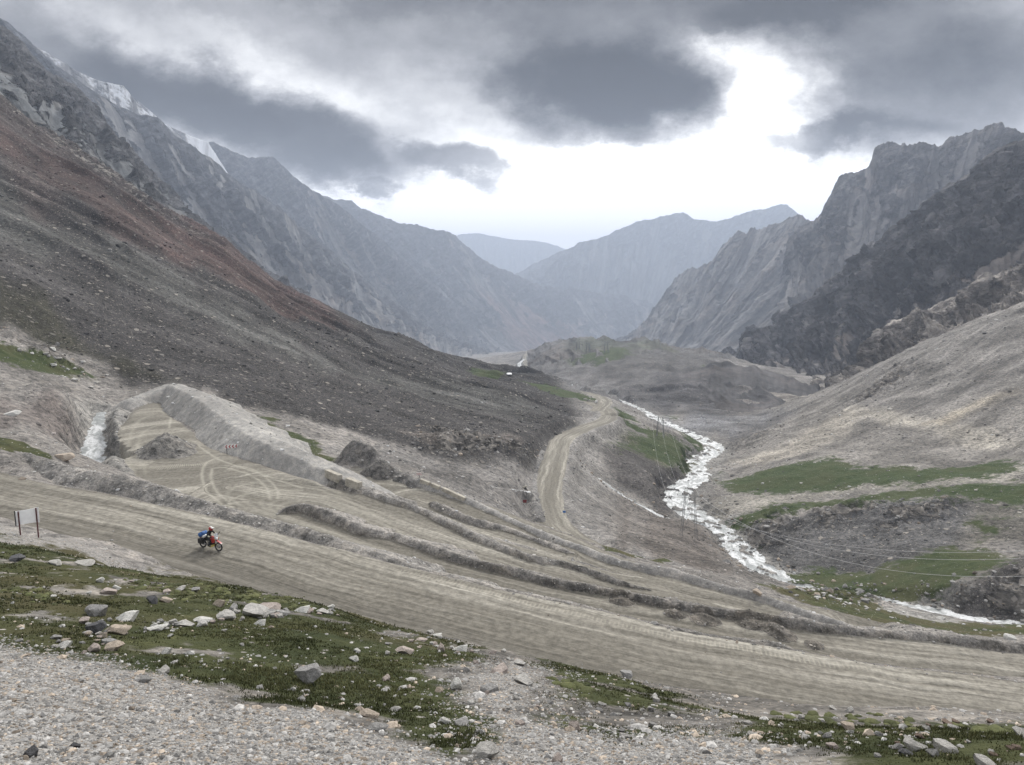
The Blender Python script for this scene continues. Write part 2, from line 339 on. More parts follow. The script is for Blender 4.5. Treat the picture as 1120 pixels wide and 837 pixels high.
# ---- roads
ROADP = {}
for nm, d in ROADS.items():
    P = smooth_line([by_z(*p) for p in d['pts']], 1.2 if nm not in ('descent','valley','track') else 4.0); ROADP[nm] = P
    w, b = d['w']/2, d['blend']; D, S, Z, SG = line_dist(P, w+b+1)
    wob = fbm(S/9, SG*3.3, 2, 5)*0.35*min(1, w/4); De = D+wob
    rut = sum(np.exp(-((D*SG+.5*fbm(S/14, S*0+q0, 2, 6)-q0)/.20)**2) for q0 in ((2.9,1.1,-1.0,-2.7) if nm == 'main' else (-.95,.95) if w < 3.2 else (-2.0,-.4,.9,2.4)))
    k = 1-sstep(w-0.2, w+b, De); dz = -.075*rut*(.5+.5*fbm(S/6, SG*2, 2, 9))+ Z-0.05*np.exp(-((D-w*.45)/(.16*w))**2)*(nm != 'track')+0.03*perlin(S/2.2, D*2, 8)
    H[:] = H*(1-k)+dz*k; CARVED[:] = np.maximum(CARVED, k)
    m = 1-sstep(w-0.45, w+0.35, De); ROAD[:] = np.maximum(ROAD, m*(0.75 if nm == 'track' else 1))
    q = (D < w+b) & ((m > 0.02))
    RC[...,0][q] = S[q]; RC[...,1][q] = (D*SG)[q]+({'main':0,'lane':40,'terrace':80,'lower':120,'spur':160,'descent':200,'valley':240,'track':280}[nm])
    if nm == 'main': MAIN_D = np.where(D < 50, D*SG, 99); MAIN_S = S
    if nm in ('descent', 'valley'):   # spoil thrown down the outer side
        for e_, col in ((16, (.2,.193,.185)),):
            D2, S2, Z2, SG2 = line_dist(P, e_+w); kk = (1-sstep(w, w+e_, D2))*(D2 < 900)
            TINT[:] = TINT*(1-kk[...,None])+np.array(col, f32)*kk[...,None]
# ---- banks of graded gravel beside the roads: (u, v, crest height), height, half width
BERMS = [  # sn / sf: slope of the side towards the slope above / below; crest points (u, v, height)
 dict(sn=.72, sf=.62, n=.16, col=(.225,.216,.204), pts=[(-200,462,-15.9),(0,490,-17.3),(54,505,-17.8),(100,515,-18.2),(152,526,-18.7),(200,541,-19.1),(259,561,-19.6),(315,573,-20.0),(360,586,-20.3),(400,603,-20.7),(445,616,-21.0),(481,627,-21.2),(554,645,-21.6),(600,655,-21.9),(654,668,-22.2),(720,683,-22.6),(800,700,-23.1),(850,706,-23.3),(925,727,-23.7),(1000,739,-24.1),(1060,747,-24.4),(1120,756,-24.8),(1300,775,-25.6)]),
 dict(dark_side=1, sn=1.9, sf=.5, n=.10, col=(.21,.2,.188), pts=[(318,554,-24.6),(330,551,-24.4),(352,556,-24.3),(370,564,-24.5),(400,577,-24.8),(427,582,-25.0),(454,591,-25.2),(486,602.5,-25.4),(525,614,-25.6),(561,621,-25.7),(600,632,-25.9),(654,642,-26.2),(690,649,-26.4),(725,656,-26.6),(761,662,-26.8),(800,668,-27.0),(872,678.5,-27.5),(925,686,-27.9),(1000,691,-28.5),(1060,697,-29.0),(1120,704,-29.5),(1300,722,-31)]),
 dict(dark_side=1, sn=1.9, sf=.6, n=.10, col=(.215,.206,.194), pts=[(365,521,-24.9),(400,535,-25.3),(425,544,-25.6),(454,553,-26.0),(482,566,-26.3),(515,582,-26.7),(543,594,-27.1),(579,607,-27.5),(610,613,-28.0),(640,621,-28.5),(672,633,-29.2),(705,643,-30.1)]),
 dict(sn=1.9, sf=.6, n=.10, col=(.21,.2,.188), pts=[(474,549,-29.3),(493,557,-29.5),(515,566,-29.8),(554,576,-30.3),(579,586,-30.7),(602,595,-31.1),(625,604,-31.4)]),
 dict(sm=.6, sn=1.15, sf=.7, n=.14, col=(.265,.257,.246), pts=[(455,522,-28.7),(479,532,-29.2),(507,542.5,-29.7),(533,555,-30.2),(561,568,-30.6),(600,584,-31.0),(636,597,-31.3),(672,610,-31.4),(708,617.5,-31.5),(734,622,-31.6),(761,631,-31.8),(800,642,-32.0),(836,651,-32.2),(872,664,-32.6),(900,674,-32.9),(930,684,-33.3)]),
 dict(sn=1.0, sf=.6, n=.2, fw=1.0, sm=.85, col=(.30,.293,.28), pts=[(146,437,-24.1),(165,429,-23.2),(188,421,-22.2),(206,427,-22.0),(226,438,-22.0),(250,455,-22.3),(276,473,-22.7),(304,487,-23.1),(332,498,-23.6),(356,510,-24.3)]),
 dict(sn=.7, sf=.7, n=.12, col=(.19,.185,.175), pts=[(128,446,-24.4),(121,462,-24.3),(118,480,-24.2),(122,497,-24.2),(132,512,-24.2),(145,526,-24.2)]),
 dict(sn=.8, sf=.8, n=.2, col=(.17,.165,.16), pts=[(378,498,-28.4),(400,494,-27.8),(412,500,-27.9),(430,512,-28.3),(452,524,-28.8)]),
 dict(sn=.6, sf=.6, n=.1, col=(.18,.175,.17), pts=[(592,492,-56.2),(585,520,-53.5),(584,545,-51.2),(590,566,-50.0)]),
]
BERMK = np.zeros(H.shape, f32)
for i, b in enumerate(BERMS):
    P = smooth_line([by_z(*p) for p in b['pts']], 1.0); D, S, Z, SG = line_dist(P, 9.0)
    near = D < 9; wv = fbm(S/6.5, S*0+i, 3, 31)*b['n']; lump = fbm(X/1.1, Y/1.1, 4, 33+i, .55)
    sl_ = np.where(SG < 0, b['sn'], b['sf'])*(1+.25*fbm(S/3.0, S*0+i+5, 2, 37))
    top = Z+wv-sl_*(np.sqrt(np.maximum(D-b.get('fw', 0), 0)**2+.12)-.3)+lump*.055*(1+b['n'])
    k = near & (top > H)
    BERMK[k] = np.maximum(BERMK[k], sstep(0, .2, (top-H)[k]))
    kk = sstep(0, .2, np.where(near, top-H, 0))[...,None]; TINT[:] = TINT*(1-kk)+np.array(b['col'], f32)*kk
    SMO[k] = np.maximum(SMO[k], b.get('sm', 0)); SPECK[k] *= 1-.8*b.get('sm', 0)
    if b.get('dark_side'):   # darker brown tint on the road side, with a ragged edge below the crest
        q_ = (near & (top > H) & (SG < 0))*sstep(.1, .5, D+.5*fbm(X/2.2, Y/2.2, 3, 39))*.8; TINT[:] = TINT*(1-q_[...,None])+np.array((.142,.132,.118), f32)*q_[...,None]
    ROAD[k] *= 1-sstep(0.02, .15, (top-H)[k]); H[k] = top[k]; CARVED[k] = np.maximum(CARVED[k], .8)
# ---- heaps
for (u, v, z, rad, h, col) in [(182,494,0,5.2,2.3,(.14,.135,.127)),(171,495,0,3.0,1.2,(.14,.135,.127)),(193,495,0,3.4,1.2,(.14,.135,.127)),(410,520,-29.5,3.0,1.9,(.13,.125,.12)),(420,523,-29.5,2.2,1.3,(.13,.125,.12)),(385,499,-28.6,3.2,1.9,(.14,.135,.13)),(395,500,-28.6,3.0,1.6,(.14,.135,.13)),(404,501,-28.6,2.5,1.2,(.14,.135,.13)),
    (843,689,-25.7,1.5,.5,(.15,.138,.122)),(856,695,-25.7,1.4,.5,(.15,.138,.122)),(820,684,-25.5,1.6,.5,(.15,.138,.122)),(680,659,-24.4,1.4,.4,(.15,.138,.122)),(738,672,-24.9,1.2,.4,(.15,.138,.122)),(770,678,-25.1,1.6,.4,(.15,.138,.122)),(890,706,-26.2,1.0,.3,(.15,.138,.122))]:
    ha, hs = ray(u, v); jc = int(np.searchsorted(az, float(ha))); kx = np.nonzero((H[:,jc]/RR[:,jc] >= hs) & (RR[:,jc] > 38))[0][0]; rc_ = float(RR[kx,jc]); a_ = float(ha)
    c = (rc_*math.sin(a_), rc_*math.cos(a_)); m = rad*1.5
    i0, i1 = np.searchsorted(lr, [math.log(rc_-m), math.log(rc_+m)]); j0, j1 = np.searchsorted(az, [a_-m/rc_, a_+m/rc_])
    sl = (slice(i0, i1), slice(j0, j1)); x, y = X[sl]-c[0], Y[sl]-c[1]; n = fbm(x/1.7, y/1.7, 4, int(u)); d = np.hypot(x, y)/rad*(1+.18*n)
    hh = h*(1-sstep(0, 1, d))*(1+.22*n); H[sl] += hh; kk = sstep(.02*h, .25*h, hh)[...,None]
    TINT[sl] = TINT[sl]*(1-kk)+np.array(col, f32)*kk; ROAD[sl] *= 1-kk[...,0]; BERMK[sl] = np.maximum(BERMK[sl], kk[...,0])
# ---- water courses
RIVP = {}
for nm, d in RIVERS.items():
    pw = np.array([by_z(*p) for p in d['pts']]); P = smooth_line(pw, 1.0 if nm in ('ditch','culvert') else 2.5); RIVP[nm] = P
    ss = np.r_[0, np.cumsum(np.linalg.norm(np.diff(P[:,:2], axis=0), axis=1))]
    idx = [int(np.argmin(((P[:,:2]-q[:2])**2).sum(1))) for q in pw]; wk = np.array(d['w'], float)
    D, S, Z, SG = line_dist(P, max(d['w'])/2*1.6+d['bank']*3)
    W = np.interp(S, ss[idx], wk)/2; W = W*(1+.42*fbm(S/(W.mean()*1.6+.5), SG*2.2, 4, 51))
    k = 1-sstep(W, W+d['bank'], D); bed = Z-0.35
    chop = (np.abs(perlin(X/1.7, Y/1.7, 53))*.28+np.abs(perlin(X/.7, Y/.7, 54))*.12)*(0.25 if nm in ('ditch',) else 1)
    H[:] = np.where(D < 900, H*(1-k)+(bed+chop)*k, H)
    wm = 1-sstep(W*.93, W*1.03, D+fbm(X/3, Y/3, 2, 57)*.12*W); isl = np.where(D < 900, sstep(.30, .50, fbm(X/3.6, Y/5.5, 3, 58)+.15*fbm(X/1.1, Y/1.1, 2, 59)), 0)*(nm == 'main')*(RR > 176)
    wm = wm*(1-isl); H += isl*k*.55; WATER[:] = np.maximum(WATER, np.where(D < 900, wm, 0)); CARVED[:] = np.maximum(CARVED, np.where(D < 900, k, 0))
    kb = np.where(D < 900, 1-sstep(W+d['bank']*.5, W+d['bank']*2.2, D), 0)[...,None]; TINT[:] = TINT*(1-kb)+np.array((.2,.195,.185), f32)*kb
    q = wm > 0.02; RC[...,0][q] = S[q]; RC[...,1][q] = (D*SG)[q]
H += REL*(1-.93*np.maximum(CARVED, 0))
H += (CARVED > .02)*(BERMK*.5)*perlin(X/.45, Y/.45, 61)*.05
# ================================================================ what covers the ground
def tint(pts, col, soft=.09, amt=1.0, speck=None, keep=True):
    sl, k = poly_sd(pts, soft); n = fbm(X[sl]/(RR[sl]*.03), Y[sl]/(RR[sl]*.06), 3, 91)*.28
    k = sstep(.22, .78, k+n*1.6*k*(1-k)*2)*amt
    if keep: k = k*(1-np.maximum(BERMK[sl], 0))
    TINT[sl] = TINT[sl]*(1-k[...,None])+np.array(col, f32)*k[...,None]
    if speck is not None: SPECK[sl] = SPECK[sl]*(1-k)+speck*k
def grass(pts, soft=.03, amt=1.0):
    sl, k = poly_sd(pts, soft); GRASS[sl] = np.maximum(GRASS[sl], k*amt)
def rock(pts, soft=.03, amt=1.0):
    sl, k = poly_sd(pts, soft); ROCK[sl] = np.maximum(ROCK[sl], k*amt)
def B_(u, r): return (float(ray(u, 300)[0]), math.log(r))
# left wall
tint([B_(-300,650),B_(0,720),B_(150,760),B_(250,800),B_(350,850),B_(450,950),(560,402),(650,455),(640,470),(612,478),(596,500),(560,510),(470,500),(400,478),(300,452),(240,438),(200,420),(150,424),(100,398),(0,350),(-300,330)], (.038,.0362,.0365), .05, speck=.8)
tint([(-300,180),(0,185),(60,235),(130,275),(200,308),(280,355),(350,390),(420,410),(520,425),(600,455),(560,455),(450,435),(360,410),(260,370),(160,320),(60,275),(-300,240)], (.062,.062,.060), .08, speck=.7)
tint([B_(-300,640),B_(0,680),B_(60,680),B_(120,680),B_(200,680),B_(300,660),B_(360,620),(392,356),(370,362),(330,350),(270,325),(200,290),(120,250),(60,205),(0,165),(-300,150)], (.068,.043,.039), .06, .75, speck=.5)
tint([(0,160),(60,205),(120,250),(60,245),(0,190)], (.066,.055,.053), .06)
tint([(-300,290),(0,300),(60,345),(130,395),(180,415),(100,398),(0,355),(-300,340)], (.042,.041,.028), .05, .8, speck=.5)
tint([(0,440),(70,440),(110,455),(95,480),(60,475),(0,470)], (.14,.125,.118), .05)
tint([(420,490),(500,485),(570,500),(590,490),(600,470),(600,500),(540,512),(470,505)], (.052,.05,.05), .035, .8)
tint([(430,470),(500,480),(560,478),(560,490),(480,492)], (.16,.14,.125), .03, .45, speck=1)
tint([(330,492),(430,492),(520,512),(585,515),(600,545),(590,570),(545,560),(480,525),(400,500)], (.165,.158,.152), .035)
# below the last bank
tint([(620,500),(655,512),(690,535),(640,570),(665,600),(640,592),(612,560)], (.185,.178,.17), .08, speck=.25)
tint([(680,545),(720,560),(770,582),(812,600),(800,630),(760,622),(700,607),(672,590)], (.115,.103,.094), .10)
tint([(655,495),(690,485),(730,505),(758,520),(742,555),(735,562),(700,548),(665,520)], (.075,.07,.068), .03)
tint([(680,480),(735,480),(760,505),(740,512),(700,500)], (.10,.1,.07), .03)
# right side
tint([B_(-300,640),B_(0,660),B_(100,660),B_(190,660),B_(200,520),(120,205),(60,160),(0,130),(-300,100)], (.050,.041,.040), .07)
rock([B_(-300,600),B_(0,640),B_(60,640),B_(150,640),B_(260,640),B_(270,520),B_(200,470),B_(100,470),B_(0,480),B_(-300,450)], .10, .5)
tint([(790,470),(900,430),(1120,345),(1300,330),(1300,500),(1120,510),(1000,512),(900,505),(840,512),(800,500)], (.17,.161,.15), .06, speck=.5)
tint([(905,428),(1050,360),(1120,340),(1300,330),(1300,400),(1120,420),(1010,452),(930,450)], (.15,.143,.136), .06)
tint([(800,506),(850,492),(925,450),(950,455),(925,475),(870,500),(820,515)], (.30,.278,.243), .03, .8, speck=.8)
tint([(925,448),(985,455),(1040,465),(1100,478),(1110,490),(1060,490),(1010,470),(940,460)], (.31,.29,.255), .025, .8)
tint([(1015,463),(1060,445),(1110,428),(1112,433),(1065,452),(1030,466)], (.33,.295,.24), .02, .9)
tint([(880,425),(905,418),(870,440),(800,448),(800,440)], (.33,.3,.26), .03, .6)
tint([(1040,460),(1120,420),(1120,440),(1080,455)], (.085,.08,.075), .03, .7)
tint([(790,470),(855,448),(880,450),(830,475),(795,490)], (.095,.092,.092), .03)
tint([(780,548),(850,540),(1000,528),(1120,515),(1120,530),(1000,536),(900,548),(820,562),(780,568)], (.205,.195,.175), .02, speck=.8)
tint([(820,580),(900,562),(1000,548),(1070,556),(1050,600),(1000,612),(950,628),(860,625),(830,605)], (.088,.087,.088), .025, speck=.9)
tint([(1050,600),(1120,590),(1120,545),(1070,556)], (.125,.118,.105), .03)
tint([(1060,650),(1120,612),(1300,600),(1300,690),(1090,678),(1030,662)], (.085,.08,.078), .02, speck=.9); rock([(1070,655),(1120,620),(1300,600),(1300,690),(1095,676)], .02, .8)
tint([(960,664),(1030,672),(1050,684),(990,680)], (.2,.195,.185), .015)
# valley floor and the hills in it
tint([(700,458),(770,455),(850,450),(800,475),(770,470)], (.15,.152,.16), .08)
tint([(690,420),(850,405),(860,440),(800,455),(720,448),(680,440)], (.095,.09,.09), .12)
tint([(600,395),(700,376),(740,378),(760,400),(690,415),(640,420)], (.125,.118,.11), .12)
e_ = sstep(170, 260, RR)*(1-CARVED)*(1-sstep(1200, 2000, RR)); left_ = 1-sstep(R(-1), R(6), AA)[...]
c_ = R(4); ua = X*math.sin(c_)+Y*math.cos(c_); da = X*math.cos(c_)-Y*math.sin(c_); wq = fbm(ua/60, da/120, 3, 171)
stl = fbm(ua/9+wq*1.2, da/150+wq*.3, 4, 173, .6); TINT *= np.clip(1+e_*left_*stl*.62, .45, 1.9)[...,None]
c_ = R(-23); ua = X*math.sin(c_)+Y*math.cos(c_); da = X*math.cos(c_)-Y*math.sin(c_); wq = fbm(ua/50, da/100, 3, 175)
str_ = fbm(ua/8+wq, da/110+wq*.3, 4, 177, .6); TINT *= np.clip(1+e_*(1-left_)*sstep(R(10), R(16), AA)*str_*.34, .6, 1.6)[...,None]
TINT *= np.clip(1+.22*fbm(X/55, Y/55, 3, 181)*sstep(300, 600, RR), .6, 1.5)[...,None]
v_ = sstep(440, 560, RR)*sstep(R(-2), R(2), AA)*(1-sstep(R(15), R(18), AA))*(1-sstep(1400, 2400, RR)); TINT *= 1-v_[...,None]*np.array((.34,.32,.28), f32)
# grass
for p_, s_, a_ in [
 ([(-120,575),(0,586),(60,602),(125,622),(200,630),(260,638),(310,652),(345,658),(400,668),(440,684),(500,698),(548,710),(528,730),(500,748),(528,775),(555,795),(545,815),(490,830),(455,816),(400,803),(340,782),(250,775),(215,757),(165,740),(120,722),(60,716),(0,703),(-120,690)], .11, 1),
 ([(590,722),(650,726),(715,748),(720,795),(690,800),(640,790),(600,760)], .14, .8),
 ([(545,765),(580,770),(600,800),(560,815)], .1, .6),
 ([(556,713),(650,724),(720,745),(765,765),(800,800),(740,828),(620,815),(570,790)], .12, .84),
 ([(770,775),(860,788),(960,788),(1120,795),(1300,800),(1300,850),(880,850),(800,815)], .13, .9),
 ([(-100,478),(0,482),(57,502),(50,505),(0,492),(-100,485)], .012, 1),
 ([(0,380),(60,395),(108,414),(80,418),(40,410),(0,402),(-200,400),(-200,370)], .03, .8),
 ([(232,442),(262,450),(300,466),(340,484),(372,508),(350,504),(310,486),(270,468),(240,452)], .025, 1), ([(335,497),(362,507),(375,516),(355,510)], .015, .8),
 ([(270,453),(310,462),(300,466)], .02, .7),
 ([(505,398),(530,400),(553,409),(550,416),(525,410)], .02, 1), ([(568,415),(610,425),(652,437),(645,441),(610,436),(572,424)], .02, 1),
 ([(668,492),(690,476),(712,474),(750,482),(762,495),(755,510),(735,511),(700,497)], .05, .9), ([(668,456),(700,468),(735,478),(725,482),(690,470)], .02, .8),
 ([(738,472),(765,484),(772,495),(755,490)], .02, .9), ([(670,446),(690,455),(696,461),(675,456)], .02, .9), ([(725,456),(745,456),(740,463)], .02, .7),
 ([(790,530),(850,513),(905,505),(950,514),(1000,517),(1090,506),(1107,513),(1080,524),(1000,530),(920,536),(850,540),(800,538)], .05, 1),
 ([(775,520),(800,512),(790,530),(772,528)], .02, .6),
 ([(795,572),(860,555),(940,545),(1000,537),(1060,530),(1120,530),(1300,530),(1300,560),(1120,556),(1060,551),(1000,548),(920,556),(870,562),(830,572),(800,580)], .05, .95),
 ([(840,632),(900,622),(950,628),(1000,612),(1040,600),(1090,608),(1110,620),(1050,642),(1000,652),(960,655),(930,648),(880,643)], .05, 1),
 ([(1068,566),(1095,568),(1087,590),(1066,590)], .05, .9), ([(838,600),(826,598),(830,590)], .02, .7),
 ([(830,640),(880,646),(935,655),(960,667),(1030,684),(1080,684),(1120,682),(1300,684),(1300,705),(1120,698),(1050,694),(1000,690),(940,682),(900,670),(870,656),(845,648)], .03, 1),
 ([(638,586),(665,597),(700,610),(735,617),(690,612),(660,604),(636,592)], .012, .9),
 ([(615,392),(660,384),(692,383),(695,392),(655,401),(620,400)], .03, .8), ([(740,403),(790,398),(800,412),(760,412)], .03, .4)]:
    grass(p_, s_, a_)
GRASS *= (1-sstep(.1, .6, ROAD))*(1-sstep(.1, .6, WATER))*(1-sstep(.2, .8, BERMK))
GRASS *= np.where(RR < 62, np.clip(.88+.55*fbm(X/3.6, Y/3.6, 4, 191, .6), .05, 1), 1)
# bare rock showing through
for p_, a_ in [([(470,470),(520,478),(585,490),(590,500),(520,500),(470,492)], .8), ([(880,565),(940,550),(960,560),(900,580)], .9), ([(960,560),(1040,548),(1060,560),(1000,580),(950,590)], .7),
   ([(0,365),(60,380),(110,412),(70,405),(0,385)], .6), ([(860,650),(930,648),(985,655),(960,660),(880,655)], .9), ([(990,655),(1060,640),(1080,665),(1020,668)], .7), ([(985,400),(1000,410),(950,438),(935,440)], .9), ([(790,490),(830,475),(850,470),(810,492)], .6),
   ([(800,585),(850,560),(880,580),(840,610)], .7)]:
    rock(p_, .03, a_)
sl, k = poly_sd([(-100,580),(0,600),(90,620),(150,640),(140,670),(60,700),(-100,690)], .12); GRASS[sl] *= 1-.28*k
# fresh pebbles of the bank below the camera
sl, k = poly_sd([(-300,690),(0,703),(60,714),(120,722),(165,740),(215,755),(250,775),(340,782),(400,803),(455,818),(490,832),(560,850),(560,900),(-300,900)], .05); PEB[sl] = np.maximum(PEB[sl], k)
sl, k = poly_sd([(505,745),(560,722),(600,730),(600,790),(640,800),(720,800),(760,790),(880,845),(840,900),(540,900)], .08); PEB[sl] = np.maximum(PEB[sl], k*.75)
PEB[:60] = 1
sl, k = poly_sd([(0,575),(60,590),(140,616),(200,632),(140,628),(60,606),(0,592),(-200,570),(-200,550)], .03); PEB[sl] = np.maximum(PEB[sl], k*.8)
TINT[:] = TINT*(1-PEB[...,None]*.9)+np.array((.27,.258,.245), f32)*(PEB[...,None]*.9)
nearslope = (1-sstep(30, 45, RR))*(1-PEB)
TINT[:] = TINT*(1-nearslope[...,None]*.8)+np.array((.2,.188,.172), f32)*(nearslope[...,None]*.8)
# ridges of bare rock stand out of the ground
kk = ROCK*(1-CARVED)
H += kk*(ridged(X/7, Y/7, 4, 95)-.6)*np.clip(RR*.012, .5, 3.0)
# light tyre tracks on the plateau
for pts in [[(222,512),(221,522),(226,536),(236,546),(244,552)],[(232,513),(231,524),(238,537),(248,547)],[(232,513),(245,512),(262,516),(280,522),(292,532),(295,542)],[(246,510),(270,512),(290,521),(302,531),(304,541)],[(222,512),(228,505),(240,500)],[(215,487),(240,503),(268,513),(290,520),(330,530)],[(258,556),(250,549),(262,540),(290,534),(330,532)],[(185,468),(188,450)]]:
    P = smooth_line([by_z(u, v, -25.0) for u, v in pts], .8); D, S, Z, SG = line_dist(P, 1.0); TRK[:] = np.maximum(TRK, np.exp(-(D/.2)**2))
for pts in [[(420,596),(370,582),(330,570),(308,561),(304,553),(318,546),(345,544),(380,551),(420,566),(454,577)],[(400,593),(350,577),(310,566),(288,554),(288,544),(310,538),(345,538),(390,549),(440,568)],[(412,595),(360,580),(320,568),(298,558),(296,549),(314,542),(345,541),(385,550)],[(330,572),(290,560),(268,549),(268,539),(295,531),(340,531),(385,543),(430,561)],[(300,565),(262,552),(250,543),(255,534),(288,526),(336,526),(380,538)],[(150,530),(140,505),(142,480),(152,462),(165,456)],[(160,520),(152,500),(152,484),(160,472),(180,466),(205,474)]]:
    P = smooth_line([by_z(u, v, -25.2) for u, v in pts], .8); D, S, Z, SG = line_dist(P, 1.4); TRK[:] = np.maximum(TRK, .75*np.exp(-(D/.33)**2)*(.6+.4*perlin(S/5, S*0, 7)))
# ---------------------------------------------------------------- heights for placing things
HG = H
def ground(x, y):
    a = math.atan2(x, y); l = math.log(max(math.hypot(x, y), .71))
    return float(bilin(HG, az, lr, np.array([a]), np.array([l]))[0])
def ground_hit(u, v, r0=2.0, rmax=11000):
    a, s = ray(u, v); a = float(a); j = np.searchsorted(az, a); f = (a-az[j-1])/(az[j]-az[j-1])
    col = (H[:,j-1]*(1-f)+H[:,j]*f)/np.exp(lr); k = np.nonzero((col >= s) & (lr > math.log(r0)))[0]
    i = k[0] if len(k) else int(np.argmax(col)); 
    if i > 0 and col[i] != col[i-1]: t = np.clip((s-col[i-1])/(col[i]-col[i-1]), 0, 1); l = lr[i-1]+t*(lr[i]-lr[i-1])
    else: l = lr[i]
    r = math.exp(l); return np.array([r*math.sin(a), r*math.cos(a), r*float(col[i] if not len(k) else s)])
# ================================================================ materials of the land
def ground_material():
    m, nt, b = material('mountain_ground'); pos = nt.new('ShaderNodeNewGeometry').outputs['Position']
    A = nt.attr('tint'); tint_, speck = A.outputs['Color'], A.outputs['Alpha']
    B = nt.attr('cover'); road, grass_, rock_ = nt.sep(B.outputs['Color'])[:3]; water = B.outputs['Alpha']
    Cc = nt.attr('detail'); peb, berm, trk = nt.sep(Cc.outputs['Color'])[:3]
    smo = Cc.outputs['Alpha']; s_, d_, _z = nt.sepv(nt.attr('run').outputs['Vector'])
    n1 = nt.noise(pos, .045, 7, .66); n2 = nt.noise(pos, .9, 7, .68); n3 = nt.noise(pos, 6.0, 5, .65)
    k = nt.math('MULTIPLY', nt.ramp(n1, .3, .7, .55, 1.4), nt.ramp(n2, .3, .7, .45, 1.55)); k = nt.math('MULTIPLY', k, nt.ramp(n3, .3, .7, .65, 1.35))
    k = nt.math('ADD', nt.math('MULTIPLY', k, nt.math('SUBTRACT', 1.0, nt.math('MULTIPLY', smo, .6))), nt.math('MULTIPLY', smo, .6))
    soil = nt.vmath('SCALE', tint_, scale=k)
    warm = nt.mix(nt.ramp(n2, .4, .75, 0, .35), (1,1,1,1), (1.12,1.0,.86,1)); soil = nt.mix(1.0, soil, warm, 'MULTIPLY')
    # stones lying on the soil, three sizes
    bh = nt.math('MULTIPLY', n2, 1.0)
    stone_h = 0.0
    for sc, thr, dr, seed in ((.42, .70, .36, 0.0), (1.3, .62, .38, 3.7), (4.2, .5, .40, 9.1)):
        dd, cc = nt.voro(nt.vmath('ADD', pos, (seed, seed*2, seed*.5)), sc); r_, g_, b_ = nt.sep(cc)[:3]
        mk = nt.math('MULTIPLY', nt.math('MULTIPLY', nt.ramp(dd, dr, dr*.6, 0, 1), nt.ramp(r_, thr, thr+.05, 0, 1)), speck)
        mk = nt.math('MULTIPLY', mk, nt.math('SUBTRACT', 1.0, road, clamp=True))
        stc = nt.mix(b_, (.13,.125,.12,1), (.40,.365,.32,1)); soil = nt.mix(nt.math('MULTIPLY', mk, nt.ramp(g_, 0, 1, .35, 1)), soil, stc)
        stone_h = nt.math('ADD', stone_h, nt.math('MULTIPLY', mk, .22/sc))
    # pebbles
    d1, c1 = nt.voro(pos, 17.0); p1 = nt.sep(c1); d2, c2 = nt.voro(pos, 7.0); p2 = nt.sep(c2)
    pc = nt.mix(p1[0], (.13,.125,.12,1), (.40,.385,.365,1)); pc = nt.mix(nt.ramp(p1[1], .82, .9, 0, .6), pc, (.36,.29,.22,1)); pc = nt.mix(nt.ramp(p2[0], .75, .85, 0, .5), pc, (.38,.37,.35,1))
    pm = nt.ramp(nt.math('ADD', peb, nt.math('MULTIPLY', nt.math('SUBTRACT', nt.noise(pos, .8, 6, .7), .5), 1.2)), .38, .58)
    soil = nt.mix(nt.math('MULTIPLY', pm, .85), soil, pc)
    # bare rock
    rp = nt.vmath('MULTIPLY', pos, (.35,.35,1.1)); rn = nt.noise(rp, .35, 7, .7, .6)
    rm = nt.ramp(nt.math('ADD', rock_, nt.math('MULTIPLY', nt.math('SUBTRACT', rn, .5), 1.6)), .5, .62)
    dv, cv = nt.voro(nt.vmath('ADD', pos, nt.vmath('SCALE', nt.new('ShaderNodeTexNoise').outputs['Color'], scale=.4)), .7)
    rc_ = nt.mix(nt.ramp(rn, .4, .62), (.055,.052,.05,1), (.20,.185,.168,1)); rc_ = nt.mix(nt.ramp(nt.sep(cv)[0], .6, .9, 0, .7), rc_, (.30,.275,.25,1))
    soil = nt.mix(rm, soil, rc_)
    # turf
    gn = nt.noise(pos, .28, 7, .72); gm = nt.ramp(nt.math('ADD', grass_, nt.math('ADD', nt.math('MULTIPLY', nt.math('SUBTRACT', gn, .5), 1.15), nt.math('MULTIPLY', nt.math('SUBTRACT', n1, .5), .7))), .38, .56)
    t1 = nt.noise(nt.vmath('ADD', pos, (40,7,3)), .5, 6, .68); t2 = nt.noise(pos, 9.0, 5, .7); t3 = nt.noise(pos, .09, 4, .55)
    gc = nt.mix(nt.ramp(t1, .32, .66), (.034,.043,.017,1), (.072,.078,.033,1)); gc = nt.mix(nt.ramp(t1, .60, .74, 0, .8), gc, (.155,.155,.07,1))
    gc = nt.mix(nt.ramp(t3, .46, .62, 0, .7), gc, (.088,.076,.040,1)); gc = nt.mix(nt.ramp(t2, .58, .72, 0, .75), gc, (.02,.022,.011,1)); gc = nt.mix(nt.ramp(t2, .38, .30, 0, .6), gc, (.16,.15,.085,1))
    y_ = nt.sepv(pos)[1]; gc = nt.mix(nt.ramp(y_, 80, 200, 0, .55), gc, (.032,.058,.018,1))
    dg, cg = nt.voro(pos, 3.1); pg = nt.sep(cg); gs = nt.math('MULTIPLY', nt.ramp(dg, .26, .16), nt.ramp(pg[0], .80, .84)); gc = nt.mix(gs, gc, nt.mix(pg[1], (.2,.19,.175,1), (.48,.45,.41,1)))
    soil = nt.mix(gm, soil, gc)
    # graded road
    d_ = nt.math('ADD', d_, nt.math('MULTIPLY', nt.math('SUBTRACT', nt.noise(pos, .16, 3, .6), .5), 1.5))
